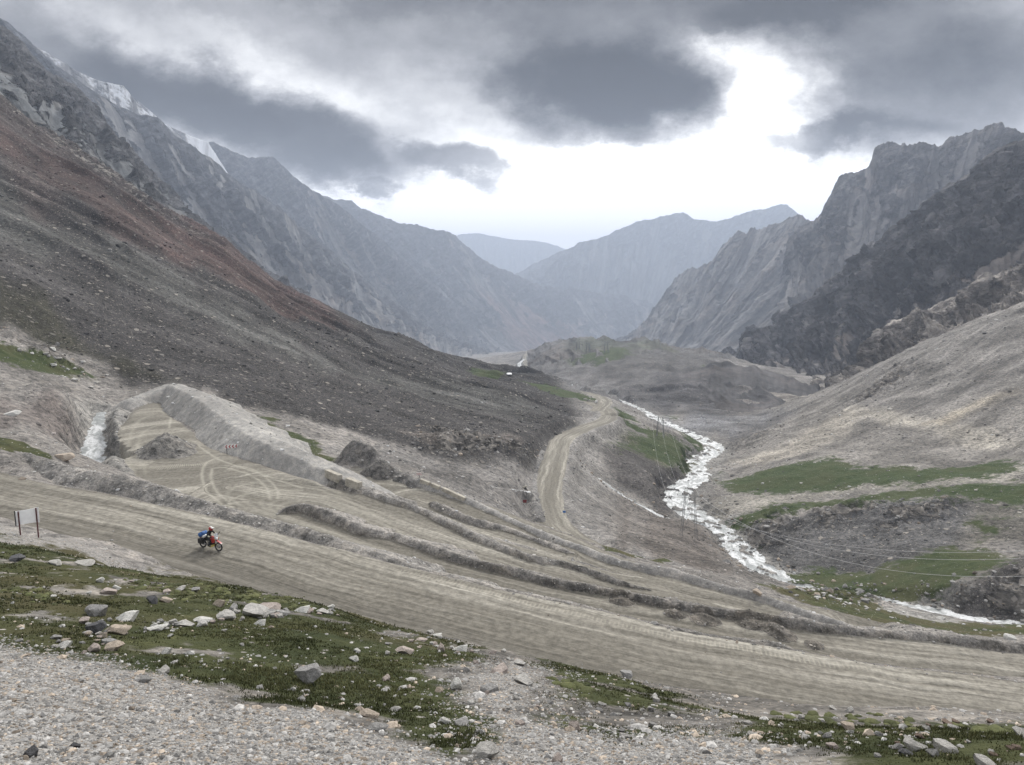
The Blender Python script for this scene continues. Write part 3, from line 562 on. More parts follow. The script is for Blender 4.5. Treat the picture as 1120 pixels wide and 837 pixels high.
    rv = nt.comb(nt.math('MULTIPLY', s_, .045), nt.math('MULTIPLY', d_, 1.15), 0.0); r1 = nt.noise(rv, 1.0, 6, .62); r2 = nt.noise(nt.comb(nt.math('MULTIPLY', s_, .012), nt.math('MULTIPLY', d_, .38), 7.0), 1.0, 3, .55); r3 = nt.noise(pos, 2.2, 7, .7)
    r4 = nt.noise(nt.comb(nt.math('MULTIPLY', s_, .05), nt.math('MULTIPLY', d_, 4.2), 3.0), 1.0, 4, .6)
    rcx = nt.mix(nt.ramp(r1, .34, .68), (.185,.172,.146,1), (.41,.388,.338,1)); rcx = nt.mix(nt.ramp(r2, .38, .64, 0, .75), (.155,.144,.122,1), rcx); 
    rcx = nt.vmath('SCALE', rcx, scale=nt.math('MULTIPLY', nt.ramp(r3, .3, .7, .70, 1.26), nt.ramp(r4, .32, .68, .87, 1.10)))
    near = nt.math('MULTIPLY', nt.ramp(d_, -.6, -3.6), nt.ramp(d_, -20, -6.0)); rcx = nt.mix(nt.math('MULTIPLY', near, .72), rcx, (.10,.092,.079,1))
    tread = nt.math('MULTIPLY', nt.math('MULTIPLY', nt.ramp(d_, 3.4, 3.55), nt.ramp(d_, 4.3, 4.1)), nt.ramp(nt.math('SINE', nt.math('MULTIPLY', s_, 22.0)), 0, .6)); tread = nt.math('MULTIPLY', tread, nt.ramp(nt.noise(rv, .6, 2), .42, .55)); rcx = nt.mix(nt.math('MULTIPLY', tread, .35), rcx, (.42,.395,.33,1))
    rcx = nt.mix(nt.math('MULTIPLY', trk, .38), rcx, (.46,.44,.375,1))
    rmk = nt.ramp(nt.math('ADD', road, nt.math('MULTIPLY', nt.math('SUBTRACT', r3, .5), .7)), .4, .62); soil = nt.mix(rmk, soil, rcx)
    # white water
    wv = nt.comb(nt.math('MULTIPLY', s_, .16), nt.math('MULTIPLY', d_, .42), 0.0); w1 = nt.noise(wv, 1.0, 8, .68, 1.0); w2 = nt.noise(pos, 1.1, 5, .7)
    wc = nt.mix(nt.ramp(w1, .44, .60), (.27,.285,.285,1), (.64,.65,.66,1)); wc = nt.mix(nt.ramp(w2, .57, .66, 0, .85), wc, (.22,.22,.215,1))
    wm = nt.ramp(water, .4, .6); soil = nt.mix(wm, soil, wc)
    nt.put(b.inputs['Base Color'], soil); nt.put(b.inputs['Roughness'], nt.mix(wm, (.95,.95,.95,1), (.35,.35,.35,1)))
    soft = nt.math('MULTIPLY', nt.math('SUBTRACT', 1.0, nt.math('MULTIPLY', rmk, .72)), nt.math('SUBTRACT', 1.0, nt.math('MULTIPLY', smo, .6)))
    h = nt.math('ADD', nt.math('MULTIPLY', nt.math('ADD', nt.math('MULTIPLY', n2, .35), nt.math('MULTIPLY', n3, .09)), soft), nt.math('MULTIPLY', stone_h, .8))
    h = nt.math('ADD', h, nt.math('MULTIPLY', rm, nt.math('MULTIPLY', rn, 1.6))); h = nt.math('ADD', h, nt.math('MULTIPLY', pm, nt.math('MULTIPLY', d1, -.06)))
    h = nt.math('ADD', h, nt.math('MULTIPLY', gm, nt.math('MULTIPLY', t2, .10))); h = nt.math('ADD', h, nt.math('MULTIPLY', rmk, nt.math('MULTIPLY', nt.math('ADD', r1, nt.math('MULTIPLY', r4, .3)), .22)))
    nt.put(b.inputs['Normal'], nt.bump(h, 1.0, .9)); b.inputs['Specular IOR Level'].default_value = .12
    return m
GROUND = ground_material()
def mountain_material():
    m, nt, b = material('mountain_rock'); pos = nt.new('ShaderNodeNewGeometry').outputs['Position']
    tint_ = nt.attr('tint').outputs['Color']; rt = nt.attr('rocktint').outputs['Color']
    M = nt.attr('cover'); rock_, snow, strata = nt.sep(M.outputs['Color'])[:3]; s_, d_, _z = nt.sepv(nt.attr('run').outputs['Vector'])
    n1 = nt.noise(pos, .006, 6, .68); n2 = nt.noise(pos, .05, 6, .7)
    st = nt.noise(nt.comb(nt.math('MULTIPLY', s_, .022), nt.math('MULTIPLY', d_, .0026), 0.0), 1.0, 7, .68)
    scr = nt.vmath('SCALE', tint_, scale=nt.math('MULTIPLY', nt.ramp(st, .34, .66, .42, 1.6), nt.ramp(n2, .3, .7, .7, 1.3)))
    scr = nt.mix(nt.ramp(n1, .45, .7, 0, .45), scr, nt.mix(1.0, scr, (1.35,1.08,.86,1), 'MULTIPLY'))
    # tilted beds in the rock
    tv = nt.new('ShaderNodeMapping', vector_type='TEXTURE'); nt.put(tv.inputs['Vector'], nt.vmath('ADD', pos, nt.vmath('SCALE', nt.comb(n1, n2, n1), scale=22.0))); tv.inputs['Rotation'].default_value = (R(12), R(-30), R(8)); tv.inputs['Scale'].default_value = (85,60,16)
    b1 = nt.noise(tv.outputs[0], 1.0, 6, .68, .35); dv, cv = nt.voro(nt.vmath('ADD', nt.vmath('SCALE', tv.outputs[0], scale=1.4), nt.vmath('SCALE', nt.comb(n2, n1, n2), scale=.6)), 1.0)
    rk = nt.vmath('SCALE', rt, scale=nt.math('MULTIPLY', nt.ramp(b1, .34, .66, .42, 1.7), nt.ramp(n2, .3, .7, .5, 1.5)))
    rk = nt.mix(nt.math('MULTIPLY', nt.ramp(b1, .58, .66, 0, .55), strata), rk, nt.vmath('ADD', nt.vmath('SCALE', rt, scale=2.0), (.02,.012,.0)))
    n4 = nt.noise(pos, .016, 7, .72); rm = nt.ramp(nt.math('ADD', rock_, nt.math('MULTIPLY', nt.math('SUBTRACT', n4, .5), 1.5)), .44, .54)
    c = nt.mix(rm, scr, rk); sm = nt.ramp(nt.math('ADD', snow, nt.math('MULTIPLY', nt.math('SUBTRACT', n2, .5), .9)), .42, .58); c = nt.mix(nt.math('MULTIPLY', sm, nt.ramp(st, .3, .6, .45, .95)), c, (.56,.58,.62,1))
    nt.put(b.inputs['Base Color'], c); b.inputs['Specular IOR Level'].default_value = .08
    h = nt.math('ADD', nt.math('MULTIPLY', rm, nt.math('ADD', nt.math('MULTIPLY', b1, 26), nt.math('MULTIPLY', n4, 24))), nt.math('MULTIPLY', n2, nt.math('ADD', 3.0, nt.math('MULTIPLY', rm, 7.0)))); h = nt.math('ADD', h, nt.math('MULTIPLY', st, 4.0))
    nt.put(b.inputs['Normal'], nt.bump(h, 1.0, .85)); return m
MOUNTAIN = mountain_material()
# ================================================================ link the ground as its own surfaces: road, stream, turf, hillside
def build_ground():
    idx = np.arange(NR*NA, dtype=np.int32).reshape(NR, NA)
    F = np.stack([idx[:-1,:-1], idx[:-1,1:], idx[1:,1:], idx[1:,:-1]], -1).reshape(-1, 4)
    q = lambda G: ((G[:-1,:-1]+G[1:,1:])*.5).ravel()
    fr, fw, fg, fp = q(ROAD), q(WATER), q(GRASS+.5*(fbm(X/2.5, Y/2.5, 3, 99))*(GRASS > .05)*.7), q(PEB*(RR < 30))
    ident = np.zeros(len(F), np.int8); ident[fg > .5] = 3; ident[(fp > .5) & (fg < .5)] = 4; ident[fr > .5] = 1; ident[fw > .5] = 2
    V = np.stack([X, Y, H], -1).reshape(-1, 3)
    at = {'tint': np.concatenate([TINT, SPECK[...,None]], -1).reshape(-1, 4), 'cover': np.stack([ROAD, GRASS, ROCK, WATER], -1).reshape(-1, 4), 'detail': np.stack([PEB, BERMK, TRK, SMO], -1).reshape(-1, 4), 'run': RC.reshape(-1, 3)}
    for k, nm, kind in ((0, 'hillside', 'structure'), (1, 'dirt_road', 'structure'), (2, 'stream_water', 'structure'), (3, 'grass', 'stuff'), (4, 'gravel', 'stuff')):
        f = F[ident == k]; 
        if not len(f): continue
        u, inv = np.unique(f, return_inverse=True)
        me = mesh_np(nm, V[u], inv.reshape(-1, 4), GROUND, True, {a: ({3: 'FLOAT_VECTOR', 4: 'FLOAT_COLOR'}[x.shape[1]], x[u]) for a, x in at.items()})
        # shared border normals: take them from the whole sheet so that no seam shows
        n = NORM[u]; me.normals_split_custom_set_from_vertices(n.tolist()) if SEAMS else None
        o = tag(link(nm, me), kind=kind)
        o['label'] = {0:'grey stony hillside', 1:'graded dirt haul road', 2:'white water of the mountain stream', 3:'short alpine turf', 4:'loose grey gravel'}[k]
dXr = np.gradient(X, axis=0); dYr = np.gradient(Y, axis=0); dZr = np.gradient(H, axis=0); dXa = np.gradient(X, axis=1); dYa = np.gradient(Y, axis=1); dZa = np.gradient(H, axis=1)
NORM = np.stack([dYa*dZr-dZa*dYr, dZa*dXr-dXa*dZr, dXa*dYr-dYa*dXr], -1); NORM /= np.linalg.norm(NORM, axis=-1, keepdims=True)+1e-12; NORM = NORM.reshape(-1, 3)
build_ground()
# ================================================================ mountains: a crest line and a foot line, with ribs, gullies and crags between
def mountain(name, label, crest, foot, nu=520, nt=300, spur=(160, 26), crag=(60, 12), conc=1.35, tint_=(.11,.105,.105), rockt=(.085,.082,.085), rockbias=.1, strata=.3, snow=None, seed=0, jag=1.5, tintfn=None, back=.35, skew=0.0, beds=None):
    cp = np.array([by_r(*p) for p in crest]); fp = np.array([by_r(*p) if len(p) == 3 else p for p in foot])
    px = np.array([p[:2] for p in crest], float); t0 = np.r_[0, np.cumsum(np.hypot(*np.diff(px, axis=0).T))]; t0 /= t0[-1]
    if len(fp) == len(cp): tf = t0
    else: tf = np.linspace(0, 1, len(fp))
    a = np.linspace(0, 1, nu); Rg = np.stack([np.interp(a, t0, cp[:,i]) for i in range(3)], -1); Ft = np.stack([np.interp(a+skew*(1-a) if skew > 0 else a*(1+skew), tf, fp[:,i]) for i in range(3)], -1)
    ker = np.ones(max(3, nu//24)); ker /= ker.sum(); pad = len(ker)
    Ft = np.stack([np.convolve(np.pad(Ft[:,i], pad, 'edge'), ker, 'same')[pad:-pad] for i in range(3)], -1)
    rr = np.hypot(Rg[:,0], Rg[:,1]); A1 = np.r_[0, np.cumsum(np.hypot(*np.diff(Rg[:,:2], axis=0).T))]
    jz = (fbm(A1/(rr.mean()*.045), A1*0+seed, 6, 101+seed, .62)*jag*rr/FPX*1.6)
    Rg[:,2] += jz
    nb = max(6, int(nt*back*.35)); tt = np.concatenate([-np.linspace(back, 0, nb, endpoint=False), np.linspace(0, 1, nt)**1.0])
    T = np.abs(tt)[:,None]; sgn = np.where(tt < 0, -1.0, 1.0)[:,None]
    dx, dy, dz = (Ft-Rg).T
    PX = Rg[None,:,0]+dx*T*sgn; PY = Rg[None,:,1]+dy*T*sgn; prof = 1-(1-np.clip(T, 0, 1))**conc
    PZ = Rg[None,:,2]+dz*prof
    A = np.broadcast_to(A1[None,:], PX.shape); Dn = T*sgn*np.sqrt(dx*dx+dy*dy+dz*dz)[None,:]
    nz = lambda M: (M-M.mean())/(M.std()+1e-6)
    wp = fbm(A/(spur[0]*2.2), Dn/(spur[0]*2.5), 4, 110+seed)
    sp = nz(ridged(A/spur[0]+wp*.40, Dn/(spur[0]*7)+wp*.2, 4, 115+seed, .5))
    fin = nz(ridged(A/(spur[0]*.27)+wp*.8, Dn/(spur[0]*2.6)+wp*.3, 4, 118+seed, .55))
    cg = nz(ridged(A/crag[0]+wp, Dn/(crag[0]*1.3), 6, 121+seed, .6))
    env = np.clip(T*3.5, 0.06, 1)*(1-sstep(.62, 1.0, T)*.85)
    rockm = np.clip(.5+1.1*(rockbias-T)+.20*sp+.10*fin+.10*cg+.15*wp, 0, 1)
    disp = (spur[1]*sp+spur[1]*.20*fin)*env+crag[1]*cg*np.clip(rockm*1.5-.3, 0, 1)*np.clip(T*8, .15, 1)
    bedc = np.zeros_like(disp)
    if beds:
        bt, ba, tilt = beds; q = (PZ*math.cos(R(tilt))-PX*math.sin(R(tilt))+.25*PY)/bt+wp*.55+cg*.06; fr_ = q-np.floor(q)
        disp = disp+ba*(sstep(0, .78, fr_)-sstep(.84, 1.0, fr_)-.5)*np.clip(rockm*1.6-.4, 0, 1)*np.clip(T*8, .1, 1); bedc = perlin(q*.9, A/(bt*9), 131+seed)+.6*perlin(q*2.7, A/(bt*5), 133+seed)
    g = lambda M, ax: np.gradient(M, axis=ax)
    N = np.stack([g(PY,1)*g(PZ,0)-g(PZ,1)*g(PY,0), g(PZ,1)*g(PX,0)-g(PX,1)*g(PZ,0), g(PX,1)*g(PY,0)-g(PY,1)*g(PX,0)], -1); N /= np.linalg.norm(N, axis=-1, keepdims=True)+1e-9; N *= np.where(N[...,2:3] < 0, -1, 1)
    PX = PX+N[...,0]*disp; PY = PY+N[...,1]*disp; PZ = PZ+N[...,2]*disp
    V = np.stack([PX, PY, PZ], -1).reshape(-1, 3); n0, n1 = PX.shape; ix = np.arange(n0*n1, dtype=np.int32).reshape(n0, n1)
    F = np.stack([ix[:-1,:-1], ix[1:,:-1], ix[1:,1:], ix[:-1,1:]], -1).reshape(-1, 4)
    tn = np.zeros(PX.shape+(4,), f32); tn[...] = (*tint_, 1); rt = np.zeros_like(tn); rt[...] = (*rockt, 1); rt[...,:3] *= np.clip(1+.75*bedc, .4, 2.2)[...,None]
    sn = np.zeros(PX.shape) if snow is None else snow(A/A1[-1], T*sgn, sp)
    if tintfn: tintfn(tn, rt, A/A1[-1], T, wp, rockm)
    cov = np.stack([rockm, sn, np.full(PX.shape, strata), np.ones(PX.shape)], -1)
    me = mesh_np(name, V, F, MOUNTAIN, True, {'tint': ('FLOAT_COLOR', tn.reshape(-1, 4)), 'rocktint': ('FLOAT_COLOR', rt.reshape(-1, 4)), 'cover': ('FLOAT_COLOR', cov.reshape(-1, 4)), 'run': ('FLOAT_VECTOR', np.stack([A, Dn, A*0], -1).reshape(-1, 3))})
    o = tag(link(name, me), kind='structure'); o['label'] = label; return o
mountain('mountain', 'grey rocky mountain flank on the left above the red scree', [(-320,-190,900),(-150,-90,1000),(0,30,1100),(20,43,1120),(50,75,1160),(85,95,1210),(115,140,1260),(165,192,1330),(175,212,1350),(220,243,1420),(270,280,1520),(330,325,1680),(400,362,1950),(470,392,2300)],
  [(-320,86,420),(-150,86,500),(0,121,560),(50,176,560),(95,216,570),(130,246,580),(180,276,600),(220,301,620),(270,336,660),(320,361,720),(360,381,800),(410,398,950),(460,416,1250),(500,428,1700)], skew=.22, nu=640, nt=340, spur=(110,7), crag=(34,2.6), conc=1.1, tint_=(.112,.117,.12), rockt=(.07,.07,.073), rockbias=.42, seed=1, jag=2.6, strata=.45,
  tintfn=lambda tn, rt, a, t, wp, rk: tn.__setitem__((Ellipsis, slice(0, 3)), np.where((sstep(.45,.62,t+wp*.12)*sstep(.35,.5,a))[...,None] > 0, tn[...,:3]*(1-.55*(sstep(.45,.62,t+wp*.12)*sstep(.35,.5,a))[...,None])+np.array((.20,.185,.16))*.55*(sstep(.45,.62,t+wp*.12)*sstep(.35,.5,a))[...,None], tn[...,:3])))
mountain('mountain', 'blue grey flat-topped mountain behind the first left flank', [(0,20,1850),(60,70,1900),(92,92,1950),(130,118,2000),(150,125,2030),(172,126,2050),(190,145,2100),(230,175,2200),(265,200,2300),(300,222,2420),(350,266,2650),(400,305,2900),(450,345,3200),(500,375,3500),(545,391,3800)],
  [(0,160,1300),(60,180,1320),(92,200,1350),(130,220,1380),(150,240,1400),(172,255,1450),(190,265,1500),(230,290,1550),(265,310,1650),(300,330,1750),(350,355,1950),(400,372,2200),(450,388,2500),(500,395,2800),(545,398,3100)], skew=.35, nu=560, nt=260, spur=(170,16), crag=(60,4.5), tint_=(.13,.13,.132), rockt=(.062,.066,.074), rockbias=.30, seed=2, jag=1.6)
mountain('mountain', 'snowy mountain shoulder high on the left partly wrapped in cloud', [(-60,-10,2200),(0,20,2250),(25,42,2300),(50,58,2320),(80,76,2350),(110,88,2380),(135,94,2420),(150,112,2460),(162,125,2500),(190,150,2600),(240,200,2750)],
  [(-60,120,2050),(0,140,2050),(25,150,2060),(50,160,2080),(80,170,2100),(110,180,2140),(135,190,2200),(150,200,2240),(162,210,2260),(190,230,2300),(240,260,2400)], nu=260, nt=140, spur=(220,14), crag=(90,4), tint_=(.14,.14,.145), rockt=(.10,.10,.11), rockbias=-.2, seed=3, jag=.7, snow=lambda a, t, sp: np.clip(.47-.14*sp, 0, 1))
mountain('mountain', 'snow strip shoulder beside the blue peak', [(150,110,2850),(180,135,2900),(195,143,2950),(212,150,3000),(228,156,3050),(240,175,3080),(258,202,3120),(275,222,3200),(300,245,3300)],
  [(150,200,2600),(180,215,2600),(195,225,2600),(212,235,2620),(228,240,2650),(240,250,2700),(258,260,2750),(275,270,2800),(300,290,2900)], nu=220, nt=120, spur=(240,10), crag=(90,4), tint_=(.15,.15,.155), rockt=(.11,.11,.12), rockbias=-.4, seed=4, jag=.5, snow=lambda a, t, sp: np.clip(.58-.14*sp, 0, 1))
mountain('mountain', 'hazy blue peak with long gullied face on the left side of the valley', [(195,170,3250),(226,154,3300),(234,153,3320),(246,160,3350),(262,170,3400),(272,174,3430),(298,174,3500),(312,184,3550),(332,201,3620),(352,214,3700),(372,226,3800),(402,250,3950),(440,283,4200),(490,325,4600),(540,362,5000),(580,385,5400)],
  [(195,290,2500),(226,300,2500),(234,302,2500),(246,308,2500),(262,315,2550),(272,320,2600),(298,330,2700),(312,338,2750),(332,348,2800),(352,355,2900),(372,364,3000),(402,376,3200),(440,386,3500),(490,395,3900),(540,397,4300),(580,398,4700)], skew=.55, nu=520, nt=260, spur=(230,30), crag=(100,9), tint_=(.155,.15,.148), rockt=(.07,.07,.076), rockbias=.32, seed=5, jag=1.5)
mountain('mountain', 'serrated dark blue ridge running down to the valley mouth', [(330,208,4700),(352,214,4800),(367,219,4850),(385,222,4900),(393,228,4920),(404,229,4950),(420,235,5000),(436,243,5050),(450,245,5100),(468,248,5150),(487,250,5200),(505,263,5300),(520,275,5350),(535,287,5400),(547,294,5450),(558,298,5500),(580,309,5600),(595,315,5700),(620,317,5800),(650,318,5900),(680,323,6000),(700,328,6050),(712,334,6100),(722,345,6150),(735,372,6200)],
  [(330,330,3700),(352,340,3700),(367,345,3700),(385,350,3750),(393,352,3800),(404,355,3800),(420,360,3850),(436,365,3900),(450,370,3900),(468,374,3950),(487,378,4000),(505,382,4100),(520,385,4200),(535,388,4300),(547,390,4300),(558,391,4400),(580,392,4500),(595,392,4600),(620,392,4800),(650,390,5000),(680,389,5200),(700,388,5300),(712,388,5400),(722,388,5500),(735,388,5600)], skew=.5, nu=640, nt=260, spur=(230,32), crag=(100,10), tint_=(.155,.147,.14), rockt=(.07,.068,.073), rockbias=.36, seed=6, jag=2.2,
  tintfn=lambda tn, rt, a, t, wp, rk: tn.__setitem__((Ellipsis, slice(0, 3)), tn[...,:3]+(np.array((.155,.10,.088))-tn[...,:3])*(sstep(.28,.4,a+t*.12+wp*.1)*sstep(.72,.55,a+t*.12+wp*.1)*sstep(.25,.5,t))[...,None]*.8))
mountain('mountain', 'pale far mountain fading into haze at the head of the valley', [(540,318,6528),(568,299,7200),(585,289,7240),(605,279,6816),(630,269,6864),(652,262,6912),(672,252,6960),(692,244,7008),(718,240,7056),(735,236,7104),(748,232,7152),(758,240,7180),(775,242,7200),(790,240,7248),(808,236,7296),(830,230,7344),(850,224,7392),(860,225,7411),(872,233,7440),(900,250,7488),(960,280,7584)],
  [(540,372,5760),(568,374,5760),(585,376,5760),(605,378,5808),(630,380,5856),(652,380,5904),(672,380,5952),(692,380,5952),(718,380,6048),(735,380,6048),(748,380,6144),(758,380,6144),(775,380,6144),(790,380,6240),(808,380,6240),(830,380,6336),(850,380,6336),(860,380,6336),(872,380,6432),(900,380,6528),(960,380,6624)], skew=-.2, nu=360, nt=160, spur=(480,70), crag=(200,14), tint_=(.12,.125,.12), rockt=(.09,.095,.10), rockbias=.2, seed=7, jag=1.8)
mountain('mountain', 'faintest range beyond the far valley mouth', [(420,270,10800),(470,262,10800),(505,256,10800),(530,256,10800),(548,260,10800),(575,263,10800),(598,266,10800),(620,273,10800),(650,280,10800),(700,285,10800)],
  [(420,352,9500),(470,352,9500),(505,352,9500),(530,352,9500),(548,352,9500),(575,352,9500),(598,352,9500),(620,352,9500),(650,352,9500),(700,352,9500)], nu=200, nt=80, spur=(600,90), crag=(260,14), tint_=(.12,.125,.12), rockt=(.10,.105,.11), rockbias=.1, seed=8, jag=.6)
# the right side
mountain('mountain', 'jagged ridge falling to the river behind the great right crag', [(640,392,3700),(668,380,3600),(690,370,3500),(712,345,3400),(728,325,3330),(742,303,3280),(752,296,3260),(762,290,3240),(776,281,3200),(798,263,3120),(815,258,3060),(832,248,3000),(846,241,2960),(862,235,2920),(876,238,2880),(895,240,2820),(930,235,2700),(990,220,2550)],
  [(640,402,2900),(668,400,2700),(690,400,2500),(712,402,2300),(728,405,2150),(742,408,2050),(752,410,1950),(762,412,1900),(776,414,1850),(798,416,1780),(815,416,1700),(832,414,1650),(846,412,1620),(862,410,1600),(876,408,1580),(895,404,1560),(930,396,1540),(990,380,1500)], skew=-.6, nu=460, nt=300, spur=(150,12), crag=(62,3.5), tint_=(.118,.116,.118), rockt=(.066,.065,.069), rockbias=-.02, seed=9, jag=4.2)
mountain('mountain', 'high craggy skyline peak on the right', [(860,262,2300),(880,246,2250),(895,232,2220),(904,216,2200),(914,196,2180),(925,191,2160),(942,186,2140),(950,178,2120),(957,162,2100),(966,153,2090),(976,151,2080),(986,158,2060),(994,152,2040),(1004,153,2020),(1018,158,2000),(1034,150,1980),(1052,149,1950),(1070,147,1930),(1084,143,1910),(1100,143,1890),(1122,142,1870),(1200,120,1800),(1400,60,1650)],
  [(860,405,1500),(880,400,1450),(895,396,1420),(904,392,1400),(914,388,1380),(925,384,1360),(942,376,1340),(950,370,1320),(957,366,1310),(966,360,1300),(976,354,1290),(986,350,1280),(994,346,1270),(1004,340,1260),(1018,334,1250),(1034,326,1240),(1052,318,1230),(1070,308,1210),(1084,300,1200),(1100,292,1190),(1122,280,1180),(1200,240,1150),(1400,200,1100)], skew=-.42, beds=(38,6,38), nu=620, nt=340, spur=(140,14), crag=(55,4.5), tint_=(.112,.108,.110), rockt=(.068,.066,.069), rockbias=.24, seed=10, jag=4.0, strata=.5)
mountain('mountain', 'dark rock buttress with tilted pale beds on the right', [(776,404,1420),(800,392,1400),(818,376,1385),(838,360,1370),(862,344,1350),(884,328,1330),(906,308,1310),(930,288,1290),(950,268,1270),(972,252,1250),(1000,232,1220),(1024,206,1200),(1050,194,1180),(1080,170,1150),(1104,158,1130),(1130,150,1110),(1200,110,1060),(1400,20,960)],
  [(776,440,1000),(800,442,960),(818,442,930),(838,440,900),(862,438,870),(884,436,850),(906,432,830),(930,424,810),(950,414,800),(972,404,790),(1000,392,780),(1024,380,770),(1050,366,760),(1080,352,750),(1104,344,740),(1130,338,730),(1200,320,700),(1400,260,640)], skew=-.32, beds=(26,6.5,34), nu=900, nt=560, spur=(90,12), crag=(36,6.0), conc=1.15, tint_=(.165,.155,.15), rockt=(.10,.096,.098), rockbias=.66, seed=11, jag=3.0, strata=.8)
mountain('mountain', 'pale banded cliff just above the smooth grey slope on the right', [(880,440,760),(905,426,755),(925,408,750),(940,398,745),(950,376,740),(962,362,735),(975,352,730),(992,346,725),(1012,340,720),(1030,330,715),(1045,322,710),(1060,312,705),(1078,300,700),(1096,296,695),(1116,290,690),(1160,270,675),(1250,240,640),(1400,200,600)],
  [(880,452,590),(905,446,590),(925,440,585),(940,434,580),(950,426,575),(962,420,575),(975,414,570),(992,406,565),(1012,398,560),(1030,392,560),(1045,388,555),(1060,384,550),(1078,378,550),(1096,372,545),(1116,366,540),(1160,356,530),(1250,340,510),(1400,320,490)], beds=(13,4.0,24), nu=560, nt=260, spur=(40,4.5), crag=(17,2.6), conc=1.05, tint_=(.17,.155,.14), rockt=(.22,.2,.183), rockbias=.85, seed=12, jag=1.6, strata=1.0)

def green_top(tn, rt, a, t, wp, rk):
    k = (sstep(.30, .12, t+wp*.15)*sstep(.15, .3, a)*sstep(.85, .7, a))[...,None]*.5; tn[...,:3] = tn[...,:3]*(1-k)+np.array((.045,.058,.03))*k
mountain('hill', 'low green-topped moraine hill on the valley floor crossed by pylons', [(578,396,1290),(590,389,1270),(602,383,1250),(615,379,1230),(632,378,1200),(650,377,1180),(668,377,1150),(690,377,1130),(712,379,1100),(735,383,1060),(760,391,1020),(800,404,960)], [(578,404,1010),(590,406,960),(602,410,900),(615,414,860),(632,420,800),(650,426,760),(668,432,720),(690,436,690),(712,438,670),(735,438,660),(760,438,650),(800,436,640)], nu=360, nt=160, spur=(60,2.6), crag=(22,.4), conc=.8, tint_=(.098,.096,.095), rockt=(.075,.07,.07), rockbias=-.35, seed=21, jag=.5, tintfn=green_top, strata=.2)
mountain('hill', 'dark rounded scree hill beside the river flats', [(690,432,800),(705,424,780),(722,417,770),(740,412,760),(760,408,750),(785,406,740),(810,409,730),(835,414,720),(856,421,715),(880,432,700),(900,445,690)], [(690,441,620),(705,444,590),(722,448,565),(740,452,545),(760,455,530),(785,457,520),(810,458,515),(835,457,515),(856,455,520),(880,453,530),(900,452,545)], nu=320, nt=140, spur=(45,2.0), crag=(18,.3), conc=.8, tint_=(.065,.063,.065), rockt=(.055,.052,.052), rockbias=-.5, seed=22, jag=.5, strata=.2)

# ================================================================ daylight, clouds, air
SUN_AZ, SUN_EL = R(17), R(38)
sd = bpy.data.lights.new('sun', 'SUN'); sun = bpy.data.objects.new('sun', sd); COL.objects.link(sun)
sd.energy = 3.0; sd.angle = R(12); sd.color = (1, .96, .9)
sun.rotation_euler = Vector((math.sin(SUN_AZ)*math.cos(SUN_EL), math.cos(SUN_AZ)*math.cos(SUN_EL), math.sin(SUN_EL))).to_track_quat('Z', 'Y').to_euler()
W = bpy.data.worlds.new('World'); scene.world = W; W.use_nodes = True; nt = NT(W.node_tree); bg = nt.n['Background']
sky = nt.new('ShaderNodeTexSky', sky_type='NISHITA', sun_disc=False, sun_elevation=SUN_EL, sun_rotation=SUN_AZ, altitude=3000)
d = nt.new('ShaderNodeTexCoord').outputs['Generated']; dx, dy, dz = nt.sepv(d)
# cloud layer seen in perspective: bearing and height over the horizon plane
dys = nt.math('MAXIMUM', dy, .12); gx = nt.math('DIVIDE', dx, dys); gz = nt.math('DIVIDE', dz, dys)
front = nt.ramp(dy, .15, .45)
dome = nt.math('ADD', nt.math('ABSOLUTE', dz), .16); cpx = nt.math('DIVIDE', dx, dome); cpy = nt.math('DIVIDE', dy, dome); cpv = nt.comb(cpx, cpy, 0.0)
big = nt.noise(cpv, .9, 7, .58, .4); fine = nt.noise(cpv, 3.2, 8, .62, .3)
gv = nt.comb(gx, nt.math('MULTIPLY', gz, 1.5), 0.0)
w1 = nt.new('ShaderNodeTexNoise'); nt.put(w1.inputs['Vector'], gv); w1.inputs['Scale'].default_value = 5.0; w1.inputs['Detail'].default_value = 8; w1.inputs['Roughness'].default_value = .62
wr, wg, wb = nt.sep(w1.outputs['Color'])[:3]
bx = nt.math('ADD', gx, nt.math('MULTIPLY', nt.math('SUBTRACT', wr, .5), .24)); bz = nt.math('ADD', gz, nt.math('MULTIPLY', nt.math('SUBTRACT', wg, .5), .15))
def gn(u, v):
    xc = (u-CU)/FPX; yc = (CV-v)/FPX; q = CP+yc*SP; return xc/q, (-SP+yc*CP)/q
def blob(u, v, ru, rv, amt, rot=0.0, hard=.55):
    cx, cz_ = gn(u, v); c_, s_ = math.cos(R(rot)), math.sin(R(rot))
    ax = nt.math('SUBTRACT', bx, cx); az_ = nt.math('SUBTRACT', bz, cz_)
    px = nt.math('ADD', nt.math('MULTIPLY', ax, c_*FPX/ru), nt.math('MULTIPLY', az_, s_*FPX/ru)); pz = nt.math('ADD', nt.math('MULTIPLY', ax, -s_*FPX/rv), nt.math('MULTIPLY', az_, c_*FPX/rv))
    dd = nt.math('SQRT', nt.math('ADD', nt.math('MULTIPLY', px, px), nt.math('MULTIPLY', pz, pz)))
    return nt.math('MULTIPLY', nt.ramp(dd, 1.0+(1-hard)*.6, 1-(1-hard)*.9), amt)
